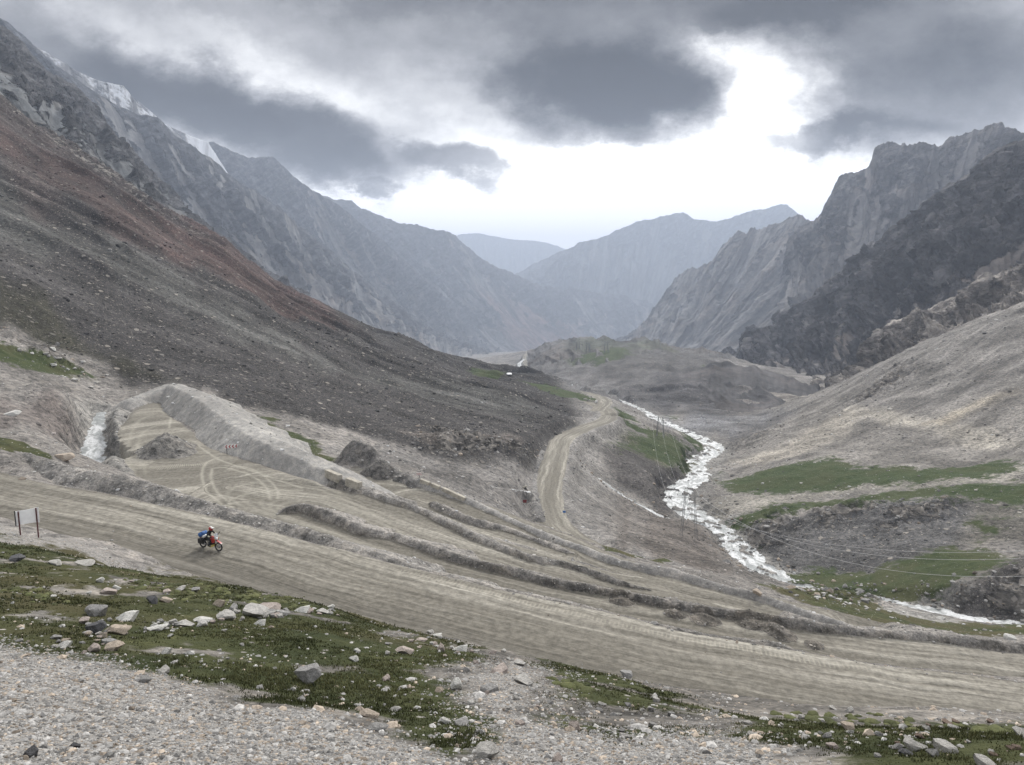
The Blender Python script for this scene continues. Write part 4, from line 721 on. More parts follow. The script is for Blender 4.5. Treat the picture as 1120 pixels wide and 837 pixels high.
BLOBS = [(300,30,560,150,.40,0,.1),(690,-30,360,50,.36,0,.3),(1020,25,250,90,.48,0,.2),(1085,110,190,60,.40,0,.15),(680,92,118,56,.62,-6,.35),(676,96,70,30,.26,-6,.2),(235,125,150,42,.40,-24,.3),(350,165,120,34,.34,-18,.3),(100,70,170,46,.2,-25,.3),(495,182,62,20,.46,-12,.45),(385,188,70,18,.25,-8,.3),(422,213,22,7,.34,-10,.4),(895,146,105,15,.42,4,.35),(985,165,130,26,.26,0,.25),(560,60,150,50,.12,-10,.2),(620,150,80,14,.14,0,.3),(180,40,130,30,-.12,-20,.2),(330,88,120,28,-.15,-24,.2),(500,120,90,40,-.10,-20,.3),(842,95,80,56,-.5,0,.2),(740,212,260,64,-.42,0,.15),(800,40,60,18,-.16,20,.3),(880,222,80,26,.14,0,.3),(560,285,190,26,.06,0,.3),(330,215,120,40,-.2,-20,.3),(770,150,60,10,.10,10,.3),(640,200,90,9,.05,-4,.3)]
acc = None
for b_ in BLOBS:
    x = blob(*b_); acc = x if acc is None else nt.math('ADD', acc, x)
acc = nt.math('ADD', acc, nt.math('MULTIPLY', nt.math('SUBTRACT', wb, .5), .42)); acc = nt.math('ADD', acc, nt.math('MULTIPLY', nt.math('SUBTRACT', nt.noise(gv, 13, 7, .62), .5), .24))
rest = nt.math('ADD', nt.ramp(big, .35, .65, .05, .37), nt.math('MULTIPLY', nt.math('SUBTRACT', fine, .5), .5))
v = nt.math('ADD', nt.math('MULTIPLY', acc, front), nt.math('MULTIPLY', rest, nt.math('SUBTRACT', 1.0, front)))
cr_ = nt.new('ShaderNodeValToRGB'); nt.put(cr_.inputs[0], nt.math('MULTIPLY', v, 1.0)); e = cr_.color_ramp.elements
SKYK = 10.0
stops = [(0.0, (1.4,1.4,1.4)), (.13, (.98,.98,.985)), (.25, (.62,.622,.635)), (.40, (.36,.362,.378)), (.58, (.165,.167,.178)), (.80, (.035,.036,.040)), (1.0, (.006,.006,.008))]
e[0].position, e[0].color = stops[0][0], (*stops[0][1], 1); e[1].position, e[1].color = stops[-1][0], (*stops[-1][1], 1)
for p_, c_ in stops[1:-1]:
    q = e.new(p_); q.color = (*c_, 1)
cl = nt.vmath('SCALE', cr_.outputs[0], scale=SKYK)
blue = nt.math('MULTIPLY', nt.ramp(v, .10, -.05, 0, .25), nt.math('SUBTRACT', 1.0, front))
nt.put(bg.inputs['Color'], nt.mix(blue, cl, sky.outputs[0])); bg.inputs['Strength'].default_value = .1
W.cycles.sampling_method = 'MANUAL'; W.cycles.sample_map_resolution = 512
# the air in the valley
hz = bpy.data.meshes.new('haze'); bm = bmesh.new(); bmesh.ops.create_cube(bm, size=1.0); bm.to_mesh(hz); bm.free()
ho = tag(link('haze', hz), 'thin blue grey valley haze', kind='stuff')
bb = [(o.matrix_world @ Vector(c)).z for o in COL.objects if o.type == 'MESH' and o.name != 'haze' for c in o.bound_box]; zlo, zhi = min(bb)-1, max(bb)+6; print('AIR', zlo, zhi)
ho.scale = (26000, 26000, zhi-zlo); ho.location = (0, 0, (zhi+zlo)/2)
hm = bpy.data.materials.new('valley_air'); hm.use_nodes = True; hn = NT(hm.node_tree); hm.node_tree.nodes.remove(hn.n['Principled BSDF'])
pv = hn.new('ShaderNodeVolumePrincipled'); pv.inputs['Density'].default_value = HAZE; pv.inputs['Color'].default_value = (.72,.82,1,1); pv.inputs['Anisotropy'].default_value = 0.0
hn.l.new(pv.outputs[0], hn.n['Material Output'].inputs['Volume']); hz.materials.append(hm)
# ================================================================ render settings
scene.view_settings.view_transform = 'Standard'; scene.view_settings.look = 'None'; scene.view_settings.exposure = EXPO; scene.view_settings.gamma = 1
cy = scene.cycles; cy.max_bounces = 4; cy.diffuse_bounces = 2; cy.glossy_bounces = 2; cy.volume_bounces = 1; cy.transparent_max_bounces = 4; cy.transmission_bounces = 2; cy.caustics_reflective = False; cy.caustics_refractive = False
cy.use_denoising = True; cy.volume_step_rate = 5; cy.sample_clamp_indirect = 4
# ================================================================ loose stones, pebbles and turf blades
def ico(sub):
    bm = bmesh.new(); bmesh.ops.create_icosphere(bm, subdivisions=sub, radius=1.0); v = np.array([x.co[:] for x in bm.verts], f32); f = np.array([[y.index for y in x.verts] for x in bm.faces], np.int32); bm.free(); return v, f
ICO1, ICO2, ICO4 = ico(1), ico(2), ico(4)
def sample(n, r0, r1, wt, a0=-40, a1=40):
    """n random ground points spread evenly in bearing and log distance, kept where WT (a grid) allows"""
    a = RNG.uniform(R(a0), R(a1), n); l = RNG.uniform(math.log(r0), math.log(r1), n); k = RNG.uniform(0, 1, n) < bilin(wt, az, lr, a, l)
    a, l = a[k], l[k]; r = np.exp(l); return r*np.sin(a), r*np.cos(a), bilin(H, az, lr, a, l), r, a, l
def stones_mesh(name, x, y, z, size, col, base, flat=.65, sink=.3):
    bv, bf = base; n = len(x); jit = 1+RNG.normal(0, .16, (n, len(bv), 1)); V = bv[None]*jit*RNG.uniform(.6, 1.15, (n, 1, 3))
    V[...,2] *= flat; th = RNG.uniform(0, 6.283, n); c, s = np.cos(th)[:,None], np.sin(th)[:,None]
    vx = V[...,0]*c-V[...,1]*s; vy = V[...,0]*s+V[...,1]*c; V = np.stack([vx, vy, V[...,2]], -1)*size[:,None,None]
    V += np.stack([x, y, z+size*(flat-sink*2)*.5], -1)[:,None]
    F = (bf[None]+(np.arange(n)*len(bv))[:,None,None]).reshape(-1, 3)
    C4 = np.ones((n, len(bv), 4), f32); C4[...,:3] = col[:,None]
    return mesh_np(name, V.reshape(-1, 3), F, STONE, False, {'tint': ('FLOAT_COLOR', C4.reshape(-1, 4))})
def stone_mat():
    m, nt, b = material('loose_stone'); pos = nt.new('ShaderNodeNewGeometry').outputs['Position']; t = nt.attr('tint').outputs['Color']
    n = nt.noise(pos, 22, 4, .65); nt.put(b.inputs['Base Color'], nt.vmath('SCALE', t, scale=nt.ramp(n, .3, .7, .7, 1.25))); nt.put(b.inputs['Normal'], nt.bump(n, .01, .6)); return m
STONE = stone_mat()
def greys(n, lo=.10, hi=.42, warm=.25):
    v = RNG.beta(2.0, 2.4, n)*(hi-lo)+lo; c = np.stack([v, v*.975, v*.94], -1); w = RNG.uniform(0, 1, n) < warm
    c[w] *= np.array([1.12, .97, .82]); return c
pebw = np.clip(PEB*1.3-.1, 0, 1)
x, y, z, r, a, l = sample(130000, 4.6, 34, pebw, -39, 39)
sz = np.maximum(RNG.lognormal(math.log(.0105), .55, len(x)), r*.00105)*RNG.uniform(.8, 1.5, len(x)); sz = np.clip(sz, .006, .055)
tag(link('gravel', stones_mesh('gravel', x, y, z, sz, greys(len(x), .10, .50, .2), ICO1)), 'loose grey pebbles of the bank in front', kind='stuff')
# stones over turf, banks and scree
gw = np.clip(.35+1.1*fbm(X/4, Y/4, 3, 150), .05, 1)*np.clip(GRASS*.22+PEB*.25+.75*(1-GRASS)*(1-PEB), 0, 1)*(1-np.clip(ROAD*3, 0, 1))*(RR < 60)*(WATER < .1)
x1 = sample(30000, 8, 55, gw)
s1 = np.clip(RNG.lognormal(math.log(.026), .6, len(x1[0])), .010, .13); c1 = greys(len(x1[0]), .16, .55, .3)
bw = np.clip(BERMK*(.75-.6*SMO)+SPECK*.55*(1-BERMK), 0, 1)*(1-np.clip(ROAD*3, 0, 1))*(1-.75*GRASS)*(WATER < .05)
x2 = sample(70000, 42, 620, bw)
s2 = x2[3]*np.clip(RNG.lognormal(math.log(.0011), .5, len(x2[0])), .0005, .0042)*np.interp(x2[3], [40,150,600], [.8,1.0,.75])
t2 = np.stack([bilin(TINT[...,i], az, lr, x2[4], x2[5]) for i in range(3)], -1); c2 = t2*RNG.lognormal(.25, .5, (len(x2[0]), 1))+.01; c2 = np.clip(c2, .02, .5)
ew = (ROAD > .03)*(ROAD < .9)*.9*(WATER < .05)+(ROAD >= .9)*.012
x3 = sample(26000, 38, 120, ew); s3 = RNG.lognormal(math.log(.05), .5, len(x3[0])); c3 = greys(len(x3[0]), .14, .42, .2)
cat_ = [np.concatenate([x1[i], x2[i], x3[i]]) for i in range(3)]
tag(link('loose_stones', stones_mesh('loose_stones', *cat_, np.concatenate([s1, s2, s3]), np.concatenate([c1, c2, c3]), ICO1)), 'loose stones strewn over slopes, banks and turf', kind='stuff')
# rubble along the streams and under the crags
wt = np.zeros(H.shape, f32)
for nm in ('main', 'gully'):
    P = RIVP[nm]; D, S, Z, SG = line_dist(P, 16); wt = np.maximum(wt, np.where(D < 900, np.exp(-((D-6)/4.0)**2)*.8, 0)*(1-.9*(WATER > .3)))
wt = np.clip(wt+ROCK*.8, 0, 1)*(ROAD < .1)
x4 = sample(30000, 95, 520, wt); s4 = np.clip(RNG.lognormal(math.log(.28), .55, len(x4[0])), .1, 1.5); c4 = greys(len(x4[0]), .06, .42, .3)
tag(link('rubble', stones_mesh('rubble', *x4[:3], s4, c4, ICO1, .75)), 'angular rubble along the stream and below the outcrops', kind='stuff')
# turf blades
def blades():
    gg = np.clip((GRASS-.42)*4, 0, 1)*(1-.8*np.clip(PEB, 0, 1))*(RR < 62)
    x, y, z, r, a, l = sample(150000, 7.5, 58, gg); n = len(x); nb = 5
    nn = fbm(x/3.2, y/3.2, 4, 140)+.5*fbm(x/.5, y/.5, 2, 141); k = RNG.uniform(-.4, .9, n) < nn*1.3+.28; x, y, z, r, nn = x[k], y[k], z[k], r[k], nn[k]; n = len(x)
    h = (.024+.034*np.clip(nn+.4, 0, 1.2))*RNG.uniform(.6, 1.3, n)*np.interp(r, [8, 55], [.8, 1.5]); w = np.maximum(.006, r*.0007)
    th = RNG.uniform(0, 6.283, (n, nb)); ln = RNG.uniform(.2, 1.1, (n, nb)); ox = RNG.normal(0, .03, (n, nb))*np.interp(r, [8, 55], [.8, 2])[:,None]; oy = RNG.normal(0, .03, (n, nb))*np.interp(r, [8, 55], [.8, 2])[:,None]
    bx, by = x[:,None]+ox, y[:,None]+oy; cx, sx = np.cos(th), np.sin(th); H_ = h[:,None]*RNG.uniform(.6, 1.2, (n, nb)); Wd = w[:,None]
    zz = np.broadcast_to(z[:,None]-.01, bx.shape)
    V = np.stack([np.stack([bx-sx*Wd, by+cx*Wd, zz], -1), np.stack([bx+sx*Wd, by-cx*Wd, zz], -1), np.stack([bx+cx*H_*ln*.6, by+sx*H_*ln*.6, zz+H_], -1)], 2).reshape(-1, 3)
    F = np.arange(len(V), dtype=np.int32).reshape(-1, 3)
    base = np.array([(.045,.052,.021), (.080,.086,.036), (.125,.122,.060), (.18,.185,.082)]); pat = fbm(x/5, y/5, 3, 145)
    ci = np.clip(1.1+pat*1.6+RNG.normal(0, .7, n), 0, 2.999); i0 = ci.astype(int); f = (ci-i0)[:,None]; c = base[i0]*(1-f)+base[np.minimum(i0+1, 3)]*f; c *= RNG.uniform(.7, 1.3, (n, 1))
    C4 = np.ones((n, nb*3, 4), f32); C4[...,:3] = c[:,None]*np.tile([.75,.75,1.2], nb)[None,:,None]
    m, nt, b = material('turf_blade'); nt.put(b.inputs['Base Color'], nt.attr('tint').outputs['Color'])
    tag(link('grass', mesh_np('grass', V, F, m, False, {'tint': ('FLOAT_COLOR', C4.reshape(-1, 4))})), 'short tufts of alpine grass', kind='stuff')
blades()
# pale cushions of moss and cushion plants along the lip of the bank
cu_, cv_ = [], []
for (u0, v0, u1, v1, n) in ((140,634,335,660,120),(0,645,90,660,40),(150,640,300,668,70),(840,782,1110,800,60),(610,742,640,760,20)):
    t = RNG.uniform(0, 1, n); cu_ += list(u0+(u1-u0)*t+RNG.normal(0, 5, n)); cv_ += list(v0+(v1-v0)*t+RNG.normal(0, 3.5, n))
pts = np.array([ground_hit(a, b) for a, b in zip(cu_, cv_)]); n = len(pts); rr_ = np.hypot(pts[:,0], pts[:,1]); pts = pts[rr_ < 50]; n = len(pts)
cc_ = np.array([(.075,.082,.034), (.10,.105,.046), (.058,.064,.028)])[RNG.integers(0, 3, n)]*RNG.uniform(.8, 1.2, (n, 1))
me_ = stones_mesh('moss', pts[:,0], pts[:,1], pts[:,2], RNG.uniform(.06, .20, n)*np.array([1.0]), cc_, ICO2, .42, .3); me_.polygons.foreach_set('use_smooth', np.ones(len(me_.polygons), bool))
tag(link('moss', me_), 'pale green cushions of moss along the lip of the bank', kind='stuff')
# ================================================================ solid shapes for the small things
class MB:
    """collects shapes, then links them as one mesh object"""
    def __init__(s): s.bm = bmesh.new()
    def _add(s, fn, M, **kw):
        r = fn(s.bm, **kw); vs = r.get('verts') or list({v for f in r.get('faces', []) for v in f.verts})
        bmesh.ops.transform(s.bm, matrix=M, verts=vs); return vs
    def box(s, c, size, rot=None, bev=0.0):
        M = Matrix.Translation(c) @ (rot.to_4x4() if rot is not None else Matrix()) @ Matrix.Diagonal((*size, 1))
        vs = s._add(lambda bm, **k: bmesh.ops.create_cube(bm, size=1.0), M)
        if bev:
            es = list({e for v in vs for e in v.link_edges}); bmesh.ops.bevel(s.bm, geom=es, offset=bev, segments=2, affect='EDGES', profile=.6)
        return s
    def bar(s, a, b, r, r2=None, n=10):
        a, b = Vector(a), Vector(b); d = b-a; M = Matrix.Translation((a+b)/2) @ d.to_track_quat('Z', 'Y').to_matrix().to_4x4()
        s._add(lambda bm, **k: bmesh.ops.create_cone(bm, cap_ends=True, segments=n, radius1=r, radius2=r if r2 is None else r2, depth=d.length), M); return s
    def ball(s, c, r, sc=(1,1,1), sub=2):
        s._add(lambda bm, **k: bmesh.ops.create_icosphere(bm, subdivisions=sub, radius=r), Matrix.Translation(c) @ Matrix.Diagonal((*sc, 1))); return s
    def ring(s, c, R_, r, axis='Y', n=28, m=8):
        vs = []
        for i in range(n):
            t = 2*math.pi*i/n; row = []
            for j in range(m):
                p = 2*math.pi*j/m; x = (R_+r*math.cos(p))*math.cos(t); z = (R_+r*math.cos(p))*math.sin(t); y = r*math.sin(p)
                co = (x, y, z) if axis == 'Y' else (x, z, y); row.append(s.bm.verts.new((c[0]+co[0], c[1]+co[1], c[2]+co[2])))
            vs.append(row)
        for i in range(n):
            for j in range(m): s.bm.faces.new((vs[i][j], vs[i][(j+1)%m], vs[(i+1)%n][(j+1)%m], vs[(i+1)%n][j]))
        return s
    def prism(s, pts, y0, y1):
        """outline in x,z pushed through from y0 to y1"""
        a = [s.bm.verts.new((x, y0, z)) for x, z in pts]; b = [s.bm.verts.new((x, y1, z)) for x, z in pts]; n = len(pts)
        s.bm.faces.new(a); s.bm.faces.new(b[::-1])
        for i in range(n): s.bm.faces.new((a[i], b[i], b[(i+1)%n], a[(i+1)%n]))
        return s
    def build(s, name, mat, parent=None, smooth=False):
        bmesh.ops.recalc_face_normals(s.bm, faces=s.bm.faces); me = bpy.data.meshes.new(name); s.bm.to_mesh(me); s.bm.free()
        me.materials.append(mat)
        if smooth: me.polygons.foreach_set('use_smooth', np.ones(len(me.polygons), bool))
        return link(name, me, parent)
M_black = plain('black_rubber', (.018,.018,.019), .75, var=.3, scale=30); M_dark = plain('dark_metal', (.05,.05,.052), .45, .6); M_steel = plain('bright_metal', (.42,.42,.43), .3, .9)
M_red = plain('red_paint', (.36,.03,.026), .45, spec=.5, var=.12); M_white = plain('white_paint', (.78,.78,.76), .4, var=.12); M_yellow = plain('yellow_paint', (.52,.42,.13), .5, var=.15)
M_blue = plain('blue_fabric', (.04,.115,.31), .7, var=.25, scale=14); M_suit = plain('black_suit', (.014,.014,.016), .8, var=.4, scale=20); M_pale = plain('pale_fabric', (.46,.45,.36), .8); M_glass = plain('tinted_screen', (.55,.57,.6), .15, spec=.6); M_skin = plain('skin', (.42,.25,.18), .55)
M_visor = plain('dark_visor', (.01,.01,.012), .12, spec=.7); M_seat = plain('seat_vinyl', (.02,.02,.02), .6); M_amber = plain('amber_lens', (.7,.22,.02), .25, spec=.6)
# ---------------------------------------------------------------- motorcycle coming down the haul road
pr = Vector(ground_hit(222.6, 599.0)); pf = Vector(ground_hit(238.5, 603.2)); hd = math.atan2(pf.y-pr.y, pf.x-pr.x)
mid = (pr+pf)/2; gz_ = ground(mid.x, mid.y)
hd = math.atan2(-.36, .93)
bike = empty('motorcycle', (mid.x, mid.y, gz_), hd, 'red, white and yellow touring motorcycle ridden along the gravel road', 'motorcycle')
bike.rotation_euler = (0, math.atan2(ground(mid.x-.7*math.cos(hd), mid.y-.7*math.sin(hd))-ground(mid.x+.7*math.cos(hd), mid.y+.7*math.sin(hd)), 1.4), hd)
for nm, x, r in (('wheel', -.72, .33), ('wheel', .74, .345)):
    w = MB().bar((x, -.07, r), (x, .07, r), .055, n=16).ring((x, 0, r), .11, .008)
    for k in range(16):
        t = k*math.pi/8; w.bar((x+.05*math.cos(t), .03*(-1)**k, r+.05*math.sin(t)), (x+(r-.08)*math.cos(t+.2), 0, r+(r-.08)*math.sin(t+.2)), .004, n=5)
    wo = w.build('wheel', M_steel, bike, True)
    MB().ring((x, 0, r), r-.052, .052, n=40, m=10).build('tyre', M_black, wo, True)
    MB().ring((x, 0, r), r-.10, .014, n=36).build('rim', M_dark, wo, True)
    MB().bar((x, .075, r), (x, .081, r), .13, n=24).build('brake_disc', M_steel, wo, True)
fr = MB()
for a, b, r in [((.42,0,.98),(.10,0,.62),.03),((.42,0,.98),(.36,0,.40),.026),((.36,0,.40),(-.18,0,.36),.026),((.10,0,.62),(-.25,0,.55),.026),((-.25,0,.55),(-.18,0,.36),.026),((-.1,.14,.62),(-.85,.14,.82),.016),((-.1,-.14,.62),(-.85,-.14,.82),.016),((-.2,.11,.42),(-.72,.10,.33),.026),((-.2,-.11,.42),(-.72,-.10,.33),.026),((-.35,.11,.52),(-.7,.14,.8),.014),((-.35,-.11,.52),(-.7,-.14,.8),.014)]: fr.bar(a, b, r)
fr.build('frame', M_dark, bike, True)
en = MB().box((.12,0,.44), (.36,.28,.22), bev=.03).box((.2,0,.6), (.2,.24,.2), Matrix.Rotation(-.3, 3, 'Y'), .025).bar((.05,-.19,.4), (.05,.19,.4), .1, n=18)
for k in range(5): en.box((.2,0,.53+k*.035), (.25,.28,.008), Matrix.Rotation(-.3, 3, 'Y'))
en.build('engine', M_dark, bike)
MB().prism([(.18,.24),(.42,.36),(.38,.50),(.24,.44),(-.1,.42),(-.14,.28)], -.17, .17).build('engine_guard', M_yellow, bike)
MB().ball((.16,0,.88), .25, (1.25,.72,.72), 3).build('fuel_tank', M_red, bike, True)
MB().prism([(.05,.82),(.42,.98),(.56,.9),(.5,.68),(.34,.62),(.2,.7)], -.20, -.15).prism([(.05,.82),(.42,.98),(.56,.9),(.5,.68),(.34,.62),(.2,.7)], .15, .20).build('side_fairing', M_red, bike)
MB().prism([(-.5,.78),(-.1,.76),(.05,.84),(-.02,.88),(-.28,.85),(-.62,.88),(-.66,.82)], -.14, .14).build('seat', M_seat, bike)
MB().bar((.74,.10,.345), (.46,.10,1.0), .024).bar((.74,-.10,.345), (.46,-.10,1.0), .024).box((.47,0,.98), (.08,.26,.03)).box((.56,0,.78), (.06,.24,.03)).build('front_fork', M_steel, bike, True)
MB().prism([(.5,.80),(.64,.80),(.86,.735),(1.0,.66),(.99,.64),(.84,.70),(.64,.765),(.5,.76)], -.075, .075).build('front_mudguard', M_red, bike)
MB().prism([(.88,.705),(1.02,.64),(1.02,.625),(.88,.69)], -.077, .077).build('mudguard_tip', M_white, bike)
hb = MB().bar((.42,-.12,1.06), (.34,-.42,1.10), .014).bar((.42,.12,1.06), (.34,.42,1.10), .014).bar((.42,-.12,1.06), (.42,.12,1.06), .014).bar((.34,.30,1.095), (.32,.44,1.105), .021).bar((.34,-.30,1.095), (.32,-.44,1.105), .021).build('handlebar', M_dark, bike, True)
for sy in (-1, 1): MB().bar((.38,sy*.30,1.09), (.42,sy*.40,1.24), .007).box((.43,sy*.42,1.27), (.02,.12,.08), bev=.008).build('mirror', M_dark, hb)
MB().prism([(.56,.98),(.47,1.32),(.45,1.32),(.52,.98)], -.16, .16).build('windscreen', M_glass, bike)
MB().ball((.56,0,.94), .10, (.8,1.1,1), 2).build('headlight', M_white, bike, True)
for sy in (-1, 1): MB().ball((.55,sy*.2,.92), .03).build('indicator', M_amber, bike, True)
MB().bar((.2,-.16,.38), (-.3,-.2,.42), .03).bar((-.3,-.2,.42), (-.78,-.23,.58), .055, .06, 14).build('exhaust', M_steel, bike, True)
for sy in (-1, 1): MB().box((-.58,sy*.33,.66), (.46,.2,.36), bev=.03).build('pannier', M_dark, bike)
MB().box((-.74,0,.89), (.34,.36,.025)).bar((-.6,.17,.9), (-.9,.17,.9), .01).bar((-.6,-.17,.9), (-.9,-.17,.9), .01).build('luggage_rack', M_dark, bike)
MB().prism([(-.66,.72),(-.82,.70),(-1.0,.58),(-1.02,.60),(-.84,.74),(-.66,.76)], -.07, .07).build('rear_mudguard', M_seat, bike)
MB().box((-.93,0,.74), (.03,.12,.05), bev=.008).build('tail_light', M_red, bike)
def on_bike(p): return bike.matrix_basis @ Vector(p)
bpy.context.view_layer.update()
bag = empty('luggage_bag', on_bike((-.72,0,.905)), hd, 'bright blue roll bag strapped behind the rider', 'bag')
bm_ = MB().bar((0,-.3,.17), (0,.3,.17), .17, n=20).ball((0,-.3,.17), .17, (1,.35,1)).ball((0,.3,.17), .17, (1,.35,1)).build('bag_body', M_blue, bag, True)
for y_ in (-.16, .16): MB().ring((0,y_,.17), .172, .008, n=24, m=6).build('strap', M_suit, bag, True)
bag.rotation_euler = bike.rotation_euler
roll = empty('bedroll', on_bike((-.46,0,.87)), hd, 'pale grey bedroll wedged between rider and blue bag', 'bedroll'); roll.rotation_euler = bike.rotation_euler
MB().bar((0,-.26,.1), (0,.26,.1), .095, n=18).build('roll', M_white, roll, True); 
for y_ in (-.12, .12): MB().ring((0,y_,.1), .097, .006, n=20, m=6).build('strap', M_suit, roll, True)
# ---------------------------------------------------------------- the rider: one skinned body, seated, hands on the grips
def body(name, joints, edges, parent, mat, root):
    me = bpy.data.meshes.new(name); ks = list(joints); me.from_pydata([joints[k][0] for k in ks], [(ks.index(a), ks.index(b)) for a, b in edges], [])
    o = link(name, me, parent); me.materials.append(mat); sk = o.modifiers.new('skin', 'SKIN'); sk.use_smooth_shade = True
    for k, v in zip(ks, me.skin_vertices[0].data):
        r = joints[k][1]; v.radius = (r, r) if not isinstance(r, tuple) else r; v.use_root = k == root
    ss = o.modifiers.new('subsurf', 'SUBSURF'); ss.levels = 1; ss.render_levels = 1; return o
J = {'hip': ((-.22,0,.95), (.16,.14)), 'waist': ((-.20,0,1.10), (.15,.12)), 'chest': ((-.10,0,1.30), (.19,.14)), 'neck': ((-.04,0,1.46), .065), 'head': ((.0,0,1.56), .085), 'crown': ((.02,0,1.66), .08)}
E = [('hip','waist'),('waist','chest'),('chest','neck'),('neck','head'),('head','crown')]
for t, sy in (('L', 1), ('R', -1)):
    J.update({'sh'+t: ((-.06,sy*.20,1.38), .075), 'el'+t: ((.06,sy*.34,1.16), .052), 'wr'+t: ((.29,sy*.36,1.12), .036), 'pa'+t: ((.335,sy*.365,1.125), .036), 'th'+t: ((-.18,sy*.12,.92), .105), 'kn'+t: ((.22,sy*.24,.80), .072), 'an'+t: ((-.02,sy*.23,.42), .05), 'he'+t: ((-.06,sy*.23,.355), .045), 'to'+t: ((.16,sy*.24,.35), .038)})
    E += [('chest','sh'+t),('sh'+t,'el'+t),('el'+t,'wr'+t),('wr'+t,'pa'+t),('hip','th'+t),('th'+t,'kn'+t),('kn'+t,'an'+t),('an'+t,'he'+t),('he'+t,'to'+t)]
    for i, (dy, ln) in enumerate(((.035,.030),(.012,.034),(-.012,.032),(-.034,.026))):
        a, b = 'f%d%s' % (i, t), 'g%d%s' % (i, t); J[a] = ((.362,sy*(.365+dy),1.135), .010); J[b] = ((.372,sy*(.365+dy),1.108-.2*(ln-.03)), .009); E += [('pa'+t, a), (a, b)]
    J['t'+t] = ((.335,sy*(.365-.045),1.118), .011); J['u'+t] = ((.352,sy*(.365-.05),1.095), .010); E += [('pa'+t,'t'+t),('t'+t,'u'+t)]
rider = empty('person', bike.location, 0, 'rider in black suit and red and white helmet sitting on the motorcycle', 'person'); rider.rotation_euler = bike.rotation_euler
body('body', J, E, rider, M_suit, 'hip')
hl = MB().ball((.02,0,1.615), .155, (1.08,.92,1.0), 3).box((.13,0,1.54), (.1,.16,.07), bev=.03).build('helmet', M_red, rider, True)
MB().ball((.03,0,1.66), .145, (1.12,.72,.82), 3).build('helmet_stripe', M_white, hl, True)
MB().ball((.065,0,1.605), .135, (1.0,.86,.42), 3).build('visor', M_visor, hl, True)
MB().prism([(.10,1.69),(.26,1.72),(.27,1.705),(.12,1.665)], -.10, .10).build('helmet_peak', M_white, hl)
for sy in (-1, 1): MB().bar((.085,sy*.345,1.152), (.26,sy*.36,1.122), .057, .046, 14).build('sleeve_guard', M_pale, rider, True)
# ---------------------------------------------------------------- the back of a blank roadside board on two dark red posts
M_board = plain('weathered_white_board', (.90,.91,.91), .5, var=.10, scale=2.0); M_post = plain('dark_red_post', (.10,.035,.035), .6); M_edge = plain('dark_board_edge', (.06,.06,.06), .7)
g1, g2 = ground_hit(22.3, 584.5), ground_hit(42.3, 589.0); ra, rb = np.hypot(*g1[:2]), np.hypot(*g2[:2])
ra = rb = (ra+rb)/2; a1, a2 = ray(22.3, 584.5)[0], ray(42.3, 589)[0]; A_ = np.array([ra*math.sin(a1), ra*math.cos(a1)]); B_ = np.array([rb*math.sin(a2), rb*math.cos(a2)])
sg = empty('billboard', (*((A_+B_)/2), min(ground(*A_), ground(*B_))), 0, 'blank white board on two dark red posts beside the road, seen from behind', 'sign board'); o_ = Vector(sg.location)
e = (B_-A_)/np.linalg.norm(B_-A_); nrm = np.array([e[1], -e[0]])   # towards the camera
def bz(v, u, rr): return float(ray(u, v)[1]*rr)
for P_, u, vt in ((A_, 22.3, 559), (B_, 42.3, 555)):
    z0, z1 = ground(*P_)-.25, bz(vt, u, ra)
    q = Vector((*(P_+nrm*.05), 0))-Vector((o_.x, o_.y, 0)); MB().bar((q.x, q.y, z0-o_.z), (q.x, q.y, z1-o_.z), .042, n=8).build('post', M_post, sg)
n_ = 13; bm = bmesh.new(); grid = []
L_ = np.linalg.norm(B_-A_); x0, x1 = -L_*.17, L_*1.16
for i in range(n_):
    t = i/(n_-1); xx = x0+(x1-x0)*t; p = A_+e*xx-nrm*(.03+.10*math.sin(t*math.pi)*.5); u = 19+26.5*t
    zt = bz(559.2+(554.2-559.2)*t+1.3*math.sin(t*math.pi)*.6, u, ra); zb = bz(575.0+(571.0-575.0)*t-.4*math.sin(t*math.pi), u, ra)
    grid.append([bm.verts.new((p[0]-o_.x+nrm[0]*d_, p[1]-o_.y+nrm[1]*d_, z_-o_.z)) for d_ in (.012, -.012) for z_ in (zt, zb)])
for i in range(n_-1):
    a, b = grid[i], grid[i+1]
    for q in ((a[0],a[1],b[1],b[0]), (a[2],b[2],b[3],a[3]), (a[0],b[0],b[2],a[2]), (a[1],a[3],b[3],b[1])): bm.faces.new(q)
bm.faces.new(grid[0][0:2]+grid[0][3:4]+grid[0][2:3]); bm.faces.new([grid[-1][k] for k in (0,2,3,1)])
bmesh.ops.recalc_face_normals(bm, faces=bm.faces); me = bpy.data.meshes.new('panel'); bm.to_mesh(me); bm.free(); me.materials.append(M_board); link('panel', me, sg)
zt, zb = bz(558.9, 19, ra), bz(575.3, 19, ra); p = A_+e*(x0-.02)-nrm*.03; MB().bar((p[0]-o_.x, p[1]-o_.y, zb-o_.z), (p[0]-o_.x, p[1]-o_.y, zt-o_.z), .035, n=6).build('edge_trim', M_edge, sg)
